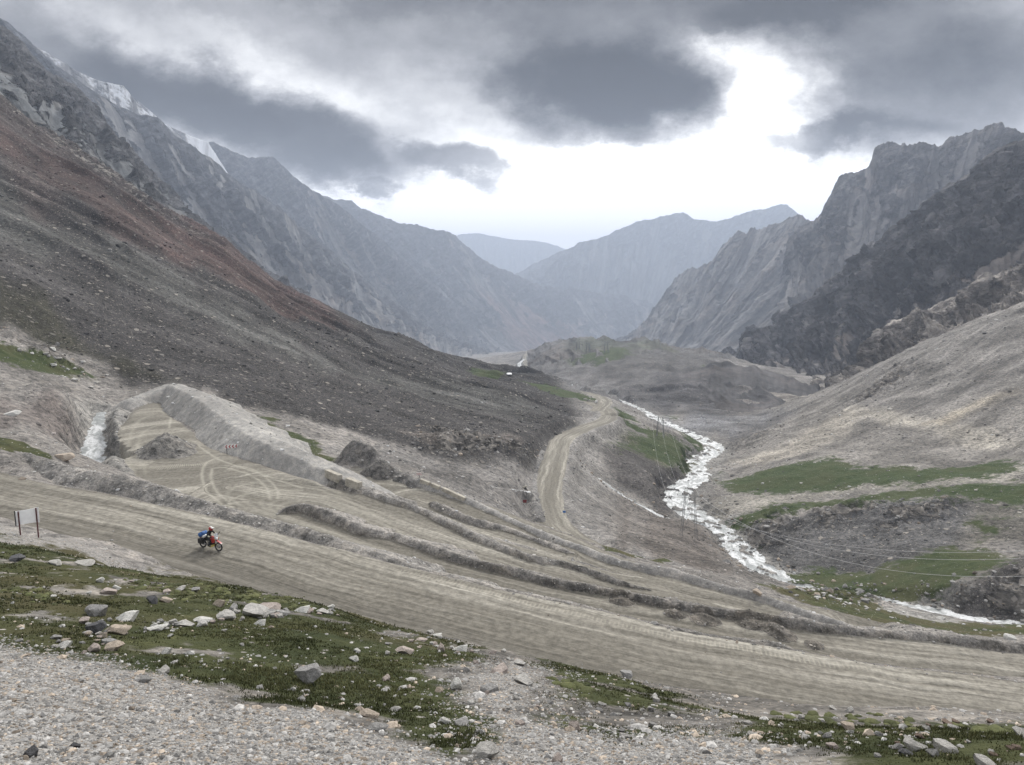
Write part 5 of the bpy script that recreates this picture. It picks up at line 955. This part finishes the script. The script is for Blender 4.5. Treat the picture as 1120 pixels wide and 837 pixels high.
# ---------------------------------------------------------------- small road signs
def board_sign(name, label, u, v, wpx, hpx, up, mat, arrows=False, legs=1, cat='sign', yaw=0.0):
    g = ground_hit(u, v); r = float(np.hypot(*g[:2])); k = r/FPX; w, h = wpx*k, hpx*k; z0 = up*k
    o = empty(name, g, -math.atan2(g[0], g[1])+yaw, label, cat); yb = 0
    MB().box((0, 0, z0+h/2), (w, .04, h), bev=.008).build('panel', mat, o)
    lp = MB()
    for i in range(legs):
        x = 0 if legs == 1 else (-.36+.72*i/(legs-1))*w
        MB().bar((x, .05, -.4), (x, .05, z0+h*.8), .045, n=8).build('post', M_dark, o)
    lp.bm.free()
    if arrows:
        for i in range(4):
            cx = (-.375+.25*i)*w; a = .105*w
            MB().prism([(cx-a, z0+h*.5), (cx, z0+h*.97), (cx+a*.9, z0+h*.97), (cx-a*.1, z0+h*.5), (cx+a*.9, z0+h*.03), (cx, z0+h*.03)], -.034, -.026).build('chevron', M_red, o)
    return o
board_sign('chevron_sign', 'red and white chevron board on the gravel heap at the bend', 253.5, 494.5, 13, 3.6, 4.2, M_white, True, 2, 'road sign')
board_sign('chevron_sign', 'tiny red and white chevron board above the concrete parapets', 458.5, 523, 5.5, 2.6, 3.6, M_white, True, 1, 'road sign')
M_dred = plain('dark_red_board', (.20,.035,.035), .6, var=.3, scale=2)
board_sign('notice_board', 'small dark red board standing on the gravel near the culvert', 574, 552, 4.2, 3.4, 2.2, M_dred, False, 2, 'sign')
M_bsign = plain('blue_sign_paint', (.05,.16,.42), .4, var=.15)
board_sign('road_sign', 'small blue sign at the lay-by of the lower road', 617, 563, 3.2, 2.4, 2.2, M_bsign, False, 1, 'road sign')
g = ground_hit(652, 441); k = float(np.hypot(*g[:2]))/FPX
ms = empty('marker_post', g, 0, 'white marker at the upper hairpin of the valley road', 'marker'); MB().box((0,0,1.6*k), (2.0*k,1.2*k,3.4*k), bev=.06).build('shaft', M_white, ms); MB().box((0,0,.1), (2.6*k,1.8*k,.4), bev=.04).build('base', M_edge, ms)
# ---------------------------------------------------------------- concrete blocks and parapets along the banks
def concrete_mat(name, rgb):
    m, nt, b = material(name); tc = nt.new('ShaderNodeTexCoord').outputs['Object']; n = nt.noise(tc, 1.6, 7, .7); n2 = nt.noise(tc, 9, 5)
    c = nt.vmath('SCALE', rgb, scale=nt.math('MULTIPLY', nt.ramp(n, .3, .7, .6, 1.15), nt.ramp(n2, .3, .7, .85, 1.1))); c = nt.mix(nt.ramp(n, .62, .7, 0, .4), c, (.30,.15,.10,1)); nt.put(b.inputs['Base Color'], c); nt.put(b.inputs['Normal'], nt.bump(n2, .02)); return m
M_conc = concrete_mat('weathered_concrete', (.44,.41,.35))
def barrier(label, u0, v0, u1, v1, hpx, thick=.5, group=None):
    a, b = by_r(u0, v0, float(np.hypot(*ground_hit(u0, v0)[:2]))), by_r(u1, v1, float(np.hypot(*ground_hit(u1, v1)[:2])))
    L = float(np.linalg.norm(b-a)); r = float(np.hypot(*((a+b)/2)[:2])); h = hpx*r/FPX; d = Vector(b-a); c = (a+b)/2
    yaw = math.atan2(d.y, d.x); pit = -math.asin(max(-.5, min(.5, d.z/L)))
    me = MB().prism([(-L/2,-.35),(L/2,-.35),(L/2,h),(-L/2,h)], -thick/2, thick/2); bmesh.ops.bevel(me.bm, geom=list(me.bm.edges), offset=.05, segments=2, affect='EDGES')
    o = me.build('concrete_barrier', M_conc); o.location = c; o.rotation_euler = (0, pit, yaw); return tag(o, label, 'barrier', group)
barrier('pale concrete block with a rust stain, left of the pair on the plateau bank', 357.5, 519, 372, 525.5, 6.0, .7, 'concrete blocks on the road banks')
barrier('pale concrete block, right of the pair on the plateau bank', 380, 528, 394, 533.5, 6.0, .7, 'concrete blocks on the road banks')
barrier('short upper concrete parapet on the lower road bank', 460, 526, 470, 530, 2.6, .5, 'concrete blocks on the road banks')
barrier('middle concrete parapet on the lower road bank', 472, 530.5, 481, 534.5, 2.6, .5, 'concrete blocks on the road banks')
barrier('longest concrete parapet nearest the chevrons on the lower road bank', 484, 535, 509, 546.5, 2.4, .5, 'concrete blocks on the road banks')
# culvert mouth where the rill goes under the lower road
g = ground_hit(574.5, 535.5); r = float(np.hypot(*g[:2])); cv = empty('culvert', g, -math.atan2(g[0], g[1])+R(50), 'dark culvert mouth with pale headwall under the lower road', 'culvert')
MB().ring((0,0,.05), .42, .08, n=24).bar((0,.05,.05), (0,2.6,.05), .4, n=24).build('pipe', M_edge, cv, True); MB().box((0,.25,.55), (1.5,.25,.5), bev=.04).build('headwall', M_conc, cv)
# ---------------------------------------------------------------- power line
M_galv = plain('galvanised_steel', (.24,.245,.25), .5, .5); M_wire = plain('aluminium_wire', (.55,.55,.55), .5, .3)
def lattice(mb, a, b, w0, w1, n, r):
    a, b = Vector(a), Vector(b); P = []
    for i in range(n+1):
        t = i/n; w = w0+(w1-w0)*t; c = a.lerp(b, t); P.append([c+Vector((x*w, y*w, 0)) for x, y in ((-1,-1),(1,-1),(1,1),(-1,1))])
    for i in range(n):
        for k in range(4):
            mb.bar(P[i][k], P[i+1][k], r*1.4, n=5); mb.bar(P[i][k], P[i+1][(k+1)%4], r, n=4)
            mb.bar(P[i+1][k], P[i+1][(k+1)%4], r, n=4)
def pylon(label, u, v, hpx, group, yaw=0.0, arm=.42, detail=True):
    g = ground_hit(u, v); r = float(np.hypot(*g[:2])); h = hpx*r/FPX*1.04; o = empty('pylon', g, yaw, label, 'pylon', group); s = h*.16; T = r/FPX*.22
    for sx in (-1, 1):
        m = MB(); lattice(m, (sx*h*.17, 0, -.4), (sx*h*.10, 0, h*.97), h*.030, h*.014, 9 if detail else 5, T*.5); m.build('leg', M_galv, o)
    m = MB().box((0,0,h*.93), (h*arm*2, T*1.6, T*1.6)).bar((-h*arm,0,h*.93), (-h*.10,0,h), T*.5, n=5).bar((h*arm,0,h*.93), (h*.10,0,h), T*.5, n=5); m.build('crossarm', M_galv, o)
    MB().bar((-h*.15,0,h*.25), (h*.11,0,h*.9), T*.45, n=5).bar((h*.15,0,h*.25), (-h*.11,0,h*.9), T*.45, n=5).build('brace', M_galv, o)
    pts = []
    for x in (-h*arm*.96, 0, h*arm*.96):
        b = MB()
        for q in range(5): b.bar((x,0,h*.93-.12-q*.16), (x,0,h*.93-.22-q*.16), .11, .06, 8)
        b.build('insulator', M_visor, o); pts.append(Vector(g)+Matrix.Rotation(yaw, 3, 'Z') @ Vector((x, 0, h*.93-1.0)))
    return pts
pa_ = pylon('lattice pylon standing by the river below the road bank', 753, 589, 48, 'pylons of the valley line', R(-12))
pb_ = pylon('pylon on the grassy knoll left of the river', 722, 478, 22, 'pylons of the valley line', R(-14))
pc_ = pylon('rightmost pylon on the green-topped hill', 663, 386, 12.5, 'pylons of the valley line', R(-5), detail=False)
pd_ = pylon('middle pylon on the green-topped hill', 643, 386, 11, 'pylons of the valley line', R(0), detail=False)
pe_ = pylon('leftmost pylon on the green-topped hill', 632, 386, 12, 'pylons of the valley line', R(0), detail=False)
def wire(a, b, sag, r, label, group, n=40):
    a, b = Vector(a), Vector(b); pts = [a.lerp(b, i/n)-Vector((0,0,sag*4*(i/n)*(1-i/n))) for i in range(n+1)]; m = 5; V = []; 
    for i, p in enumerate(pts):
        t = (pts[min(i+1,n)]-pts[max(i-1,0)]).normalized(); s_ = t.cross(Vector((0,0,1))).normalized(); q = s_.cross(t)
        V += [p+(s_*math.cos(k*2*math.pi/m)+q*math.sin(k*2*math.pi/m))*r for k in range(m)]
    F = [(i*m+k, i*m+(k+1)%m, (i+1)*m+(k+1)%m, (i+1)*m+k) for i in range(n) for k in range(m)]
    return tag(link('power_cable', mesh_np('power_cable', np.array([v[:] for v in V]), np.array(F), M_wire)), label, 'cable', group)
far = [by_r(1330, 578, 150), by_r(1330, 585, 140), by_r(1330, 606, 128)]
for i, nm in enumerate(('lowest', 'middle', 'topmost')):
    wire(pa_[2-i] if i != 1 else pa_[1], far[2-i], [9.5, 8.5, 8.0][i], .032, nm+' of the three cables sagging across the grass to the right edge', 'cables of the near span')
    wire(pa_[i], pb_[i], 6, .018, ('left', 'middle', 'right')[i]+' cable running from the riverside pylon up to the knoll', 'cables of the river span')
# ---------------------------------------------------------------- snow left by the road end
def patch(label, u, v, wpx, hpx):
    g = ground_hit(u, v); r = float(np.hypot(*g[:2])); w, h = wpx*r/FPX/2, hpx*r/FPX; bm = bmesh.new(); bmesh.ops.create_icosphere(bm, subdivisions=3, radius=1)
    for q in bm.verts:
        n = 1+.25*math.sin(q.co.x*5+1)*math.cos(q.co.y*4); q.co = Vector((q.co.x*w*n, q.co.y*w*2.2*n, max(q.co.z, -.3)*h*.45))
    me = bpy.data.meshes.new('snow_patch'); bm.to_mesh(me); bm.free(); me.polygons.foreach_set('use_smooth', np.ones(len(me.polygons), bool)); m = M_snow; me.materials.append(m); o = link('snow_patch', me); o.location = g; o.rotation_euler = (0,0,-math.atan2(g[0],g[1])); return tag(o, label, 'snow')
M_snow = plain('old_snow', (.74,.75,.77), .7, var=.12, scale=.4)
patch('small white snow patch at the top of the short gully track', 557, 409, 6, 2.2)
# ================================================================ boulders one can point at, then the smaller stones
def rock_mat(name, rgb, var=.35, lichen=None):
    m, nt, b = material(name); tc = nt.new('ShaderNodeTexCoord').outputs['Object']; inf = nt.new('ShaderNodeObjectInfo').outputs['Random']
    p = nt.vmath('ADD', tc, nt.vmath('SCALE', (3.1,7.7,5.3), scale=nt.math('MULTIPLY', inf, 9.0)))
    n = nt.noise(p, 3.2, 8, .68, .4); n2 = nt.noise(p, 18, 5, .65)
    c = nt.vmath('SCALE', rgb, scale=nt.math('MULTIPLY', nt.ramp(n, .3, .7, 1-var, 1+var*.6), nt.ramp(n2, .3, .7, .8, 1.15)))
    if lichen: c = nt.mix(nt.ramp(nt.noise(p, 5.5, 6, .7), .58, .66, 0, .6), c, (*lichen, 1))
    nt.put(b.inputs['Base Color'], c); nt.put(b.inputs['Normal'], nt.bump(nt.math('ADD', nt.math('MULTIPLY', n, .06), nt.math('MULTIPLY', n2, .015)), 1.0, .9)); return m
RM = {'pale': rock_mat('pale_stone', (.44,.425,.40), .3, (.22,.2,.17)), 'white': rock_mat('whitish_stone', (.55,.54,.51), .22), 'grey': rock_mat('grey_stone', (.30,.293,.285), .35, (.13,.125,.11)), 'dark': rock_mat('dark_stone', (.11,.11,.115), .4), 'tan': rock_mat('tan_stone', (.40,.34,.28), .3, (.2,.17,.13)), 'pink': rock_mat('pinkish_stone', (.43,.37,.335), .3, (.25,.21,.18)), 'brown': rock_mat('brown_stone', (.2,.15,.12), .3)}
BV, BF = ICO4
def boulder_mesh(seed, cuts=13):
    g = np.random.default_rng(seed); V = BV.astype(float).copy()
    for _ in range(cuts):
        n = g.normal(size=3); n /= np.linalg.norm(n); d = g.uniform(.36, .74); k = V @ n; m = k > d; V[m] -= ((k-d)[m])[:,None]*n
    V *= 1+.014*fbm(V[:,0]*2.2+seed, V[:,1]*2.2+V[:,2]*1.7, 3, seed % 50)[:,None]+.014*fbm(V[:,0]*6+seed, V[:,1]*6+V[:,2]*5, 3, 3)[:,None]
    V /= np.abs(V).max(0); return V
BM = {}
def boulder(u, v, wpx, hpx, kind, label, group=None, name='boulder', cat='boulder', depth=.85, seed=None, rz=None, roll=0.0):
    """U,V: bottom middle of the stone in the picture; W,H its size there"""
    g = ground_hit(u, v-hpx*.12); r = float(np.linalg.norm(g)); w = wpx*r/FPX/2; h = hpx*r/FPX*.56
    sd_ = random.randrange(10**6) if seed is None else seed
    key = (sd_ % 14, kind)
    if key not in BM:
        vv = boulder_mesh(sd_ % 14); me = mesh_np(name, vv, BF, RM[kind], True); BM[key] = me
        try: me.set_sharp_from_angle(angle=R(32))
        except Exception: pass
    o = link(name, BM[key]); o.scale = (w*.90, w*.86*depth, h); o.rotation_euler = (roll, random.uniform(-.12,.12), -math.atan2(g[0], g[1])+(random.uniform(-.35,.35) if rz is None else rz))
    o.location = (g[0]*(1+w*.3/r), g[1]*(1+w*.3/r), g[2]+h*.30); return tag(o, label, cat, group)
BL = [
 (338,750,33,22,'grey','big pale grey boulder alone in the turf above the pebble bank'),
 (108,676,23,17,'grey','round grey boulder at the back of the left boulder cluster'),
 (106,694,21,13,'dark','dark grey boulder in front of the round grey one'),
 (128,695,28,14,'tan','large tan boulder at the front of the left boulder cluster'),
 (139,681,28,12,'white','whitish slab behind the large tan boulder'),
 (92,683,13,7,'pink','small pinkish stone left of the round grey boulder'),
 (97,697,8,7,'tan','small tan stone at the left foot of the cluster'),
 (112,699,11,8,'tan','tan cobble below the dark boulder'),
 (117,651,18,9,'pink','flat pinkish rock beside a white stone below the road'),
 (127,646,10,8,'white','round white stone beside the flat pinkish rock'),
 (239,664,15,10,'tan','squared tan block standing on the turf edge'),
 (166,661,12,9,'dark','dark stone beside two tan stones in the turf'),
 (181,660,15,9,'tan','tan boulder with a flatter stone on its far side'),
 (182,650,11,5,'pink','flat pink stone behind the tan boulder'),
 (123,713,24,8,'tan','low tan slab at the edge of the pebble bank'),
 (101,714,15,8,'pink','pinkish cobble left of the low tan slab'),
 (118,705,20,6,'grey','flat grey slab below the boulder cluster'),
 (182,716,13,8,'white','white grey boulder in the middle of the turf'),
 (71,709,16,8,'white','pale squared stone on the pebble edge at left'),
 (60,709,9,5,'pale','pale cobble left of the squared stone'),
 (92,619,20,5,'pale','long pale slab in the upper turf under the sign'),
 (60,619,13,6,'pale','pale rock left of the long slab'),
 (17,615,18,7,'dark','dark low rock at the left edge under the sign'),
 (284,685,16,8,'white','whitish wedge at the foot of the rubble streak'),
 (295,668,24,7,'pink','flat pink slab on top of the rubble streak'),
 (277,676,34,13,'pale','big pale outcrop slab in the rubble streak'),
 (256,668,14,7,'grey','grey stone left of the big pale slab'),
 (309,674,17,8,'grey','grey stone right of the pink slab'),
 (330,671,22,8,'white','white broken slab at the right end of the rubble streak'),
 (352,672,18,7,'pale','pale rock near the road end of the rubble streak'),
 (244,679,26,9,'pale','pale slab in the middle of the rubble streak'),
 (222,681,20,7,'white','white slab left of the middle of the rubble streak'),
 (200,686,24,7,'pale','long pale slab toward the left of the rubble streak'),
 (174,690,24,6,'white','low white slab at the left end of the rubble streak'),
 (213,648,11,5,'grey','grey flat stone on the upper turf'),
 (198,646,14,5,'pale','pale flat stone on the upper turf'),
 (110,638,8,6,'white','small white stone on the bank under the road'),
 (35,829,18,10,'dark','dark stone lying on the pebbles at lower left'),
 (81,819,11,7,'dark','small dark stone on the pebble bank'),
 (497,756,18,13,'white','clean white boulder left of the bare strip'),
 (571,749,29,12,'pale','flat-topped pale boulder in the middle of the foreground'),
 (566,728,18,7,'pale','pale boulder behind the flat-topped one'),
 (548,738,28,9,'pink','broad pinkish boulder by the bare strip'),
 (536,757,24,8,'grey','grey boulder in front of the bare strip'),
 (461,702,14,5,'pink','pink slab on the turf below the road'),
 (479,697,12,5,'white','white stone right of the pink slab'),
 (443,716,22,11,'pink','lumpy pinkish boulder in the dark turf'),
 (481,714,11,10,'pink','upright pinkish stone between white stones'),
 (504,713,19,8,'white','white slab near the road edge'),
 (433,779,14,7,'pale','pale stone low in the central turf'),
 (423,745,14,6,'pink','pinkish stone in the central turf'),
 (486,793,15,11,'white','elongated bone-white stone at the turf corner'),
 (403,786,24,11,'tan','tan slab at the top of the pebble bank'),
 (413,800,24,9,'grey','dark grey slab below the tan slab'),
 (530,832,34,16,'pale','pale boulder half out of the bottom edge'),
 (610,836,18,10,'pink','pink stone at the bottom edge'),
 (516,771,10,5,'white','small white slab by the grass tuft'),
 (685,743,17,9,'grey','grey pink rock on the road edge'),
 (716,766,11,7,'white','white stone on the right turf'),
 (628,801,14,12,'pink','pinkish cube on the bare gravel'),
 (390,714,10,6,'white','white stone in the left central turf'),
 (387,724,11,6,'white','second white stone just below, in the left central turf'),
 (927,799,17,7,'tan','orange tan stone on the right foreground turf'),
 (983,821,13,8,'grey','blue grey stone left of the right boulder group'),
 (1003,823,24,12,'pale','pale boulder in the right boulder group'),
 (1031,824,30,13,'pale','larger pale boulder at the right of the right boulder group'),
 (991,828,17,9,'dark','dark stone under the right boulder group'),
 (1020,829,13,8,'grey','grey stone leaning on the larger pale boulder'),
 (1075,838,28,9,'pale','pale boulder cut by the bottom edge at right'),
 (1117,808,18,9,'pale','pale boulder at the right edge'),
 (906,808,12,6,'grey','grey stone on the right turf slope'),
 (910,820,12,6,'pink','pinkish stone on the right turf slope'),
 (827,651,13,9,'tan','lone beige boulder on the bank above the stream'),
 (1029,678,10,4,'white','flat white rock beside the right stream'),
 (1106,701,13,6,'white','whitish boulder at the far right bank'),
 (71,505,22,9,'tan','pale tan boulder by the strip of grass above the road bank'),
 (14,456,16,6,'white','white outcrop stone on the slope at the left edge'),
 (82,418,7,4,'white','white stone under the left grass patch'),
 (694.5,550,3,5,'white','white stone on the dark knoll above the side stream'),
 (60,700,12,6,'grey','grey cobble at the back of the pebble bank, left'),
 (158,748,16,8,'grey','grey stone half buried at the pebble edge'),
 (180,738,18,8,'pale','pale stones cluster stone beside the pebble edge'),
]
for b_ in BL: boulder(*b_, seed=(int(b_[0])*7+int(b_[1])*3))
# smaller stones that nothing tells apart
def scatter_objs(n, pts, smin, smax, label, group, kinds):
    c = 0
    for u, v in pts:
        if c >= n: break
        s = random.uniform(smin, smax)**1.0; boulder(u, v, s*random.uniform(.8,1.3), s*random.uniform(.4,.7), random.choice(kinds), label, group, 'stone', 'stone'); c += 1
def along(line, n, jx, jy):
    L = np.array(line, float); t = np.sort(RNG.uniform(0, 1, n)); s = np.r_[0, np.cumsum(np.hypot(*np.diff(L, axis=0).T))]; s /= s[-1]
    return [(float(np.interp(a, s, L[:,0])+RNG.normal(0, jx)), float(np.interp(a, s, L[:,1])+RNG.normal(0, jy))) for a in t]
scatter_objs(70, along([(150,693),(195,686),(230,680),(260,674),(300,672),(335,670),(368,671)], 70, 5, 3.2), 4, 11, 'broken pale stone in the rubble streak crossing the turf', 'broken stones of the rubble streak', ['pale','white','pale','pink','grey'])
scatter_objs(24, along([(60,700),(90,695),(110,700),(150,690)], 24, 9, 7), 4, 9, 'cobble strewn round the left boulder cluster', 'cobbles round the left boulder cluster', ['pale','tan','pink','grey','white'])
scatter_objs(34, along([(430,712),(470,705),(510,712),(545,725),(560,740)], 34, 16, 8), 4, 9, 'pale stone on the turf bank near the road edge in the middle', 'stones on the middle turf bank', ['pale','white','pink','grey'])
scatter_objs(46, along([(520,760),(560,790),(620,770),(690,790),(760,800)], 46, 26, 14), 4, 12, 'grey stone on the bare gravelly strip in the middle foreground', 'stones on the bare strip', ['grey','pale','pale','grey','pink'])
scatter_objs(40, along([(840,785),(920,800),(1000,812),(1080,800),(1115,815)], 40, 26, 10), 4, 11, 'stone lying in the turf at the lower right', 'stones in the lower right turf', ['grey','pale','pale','brown'])
scatter_objs(30, along([(870,650),(900,656),(930,660),(950,668),(990,672)], 30, 12, 5), 2.2, 5.5, 'pale stone on the grassy bank by the right stream', 'stones on the grassy stream bank', ['white','pale','pale'])
scatter_objs(26, along([(10,655),(90,650),(180,668),(260,690),(330,720)], 26, 30, 16), 3, 6, 'small pale stone dotted over the left turf', 'small stones of the left turf', ['white','pale','pink'])
scatter_objs(16, along([(40,388),(70,400),(100,415)], 16, 10, 6), 3, 7, 'pale block among the turf on the far left slope', 'blocks on the far left slope', ['white','pale','pale'])
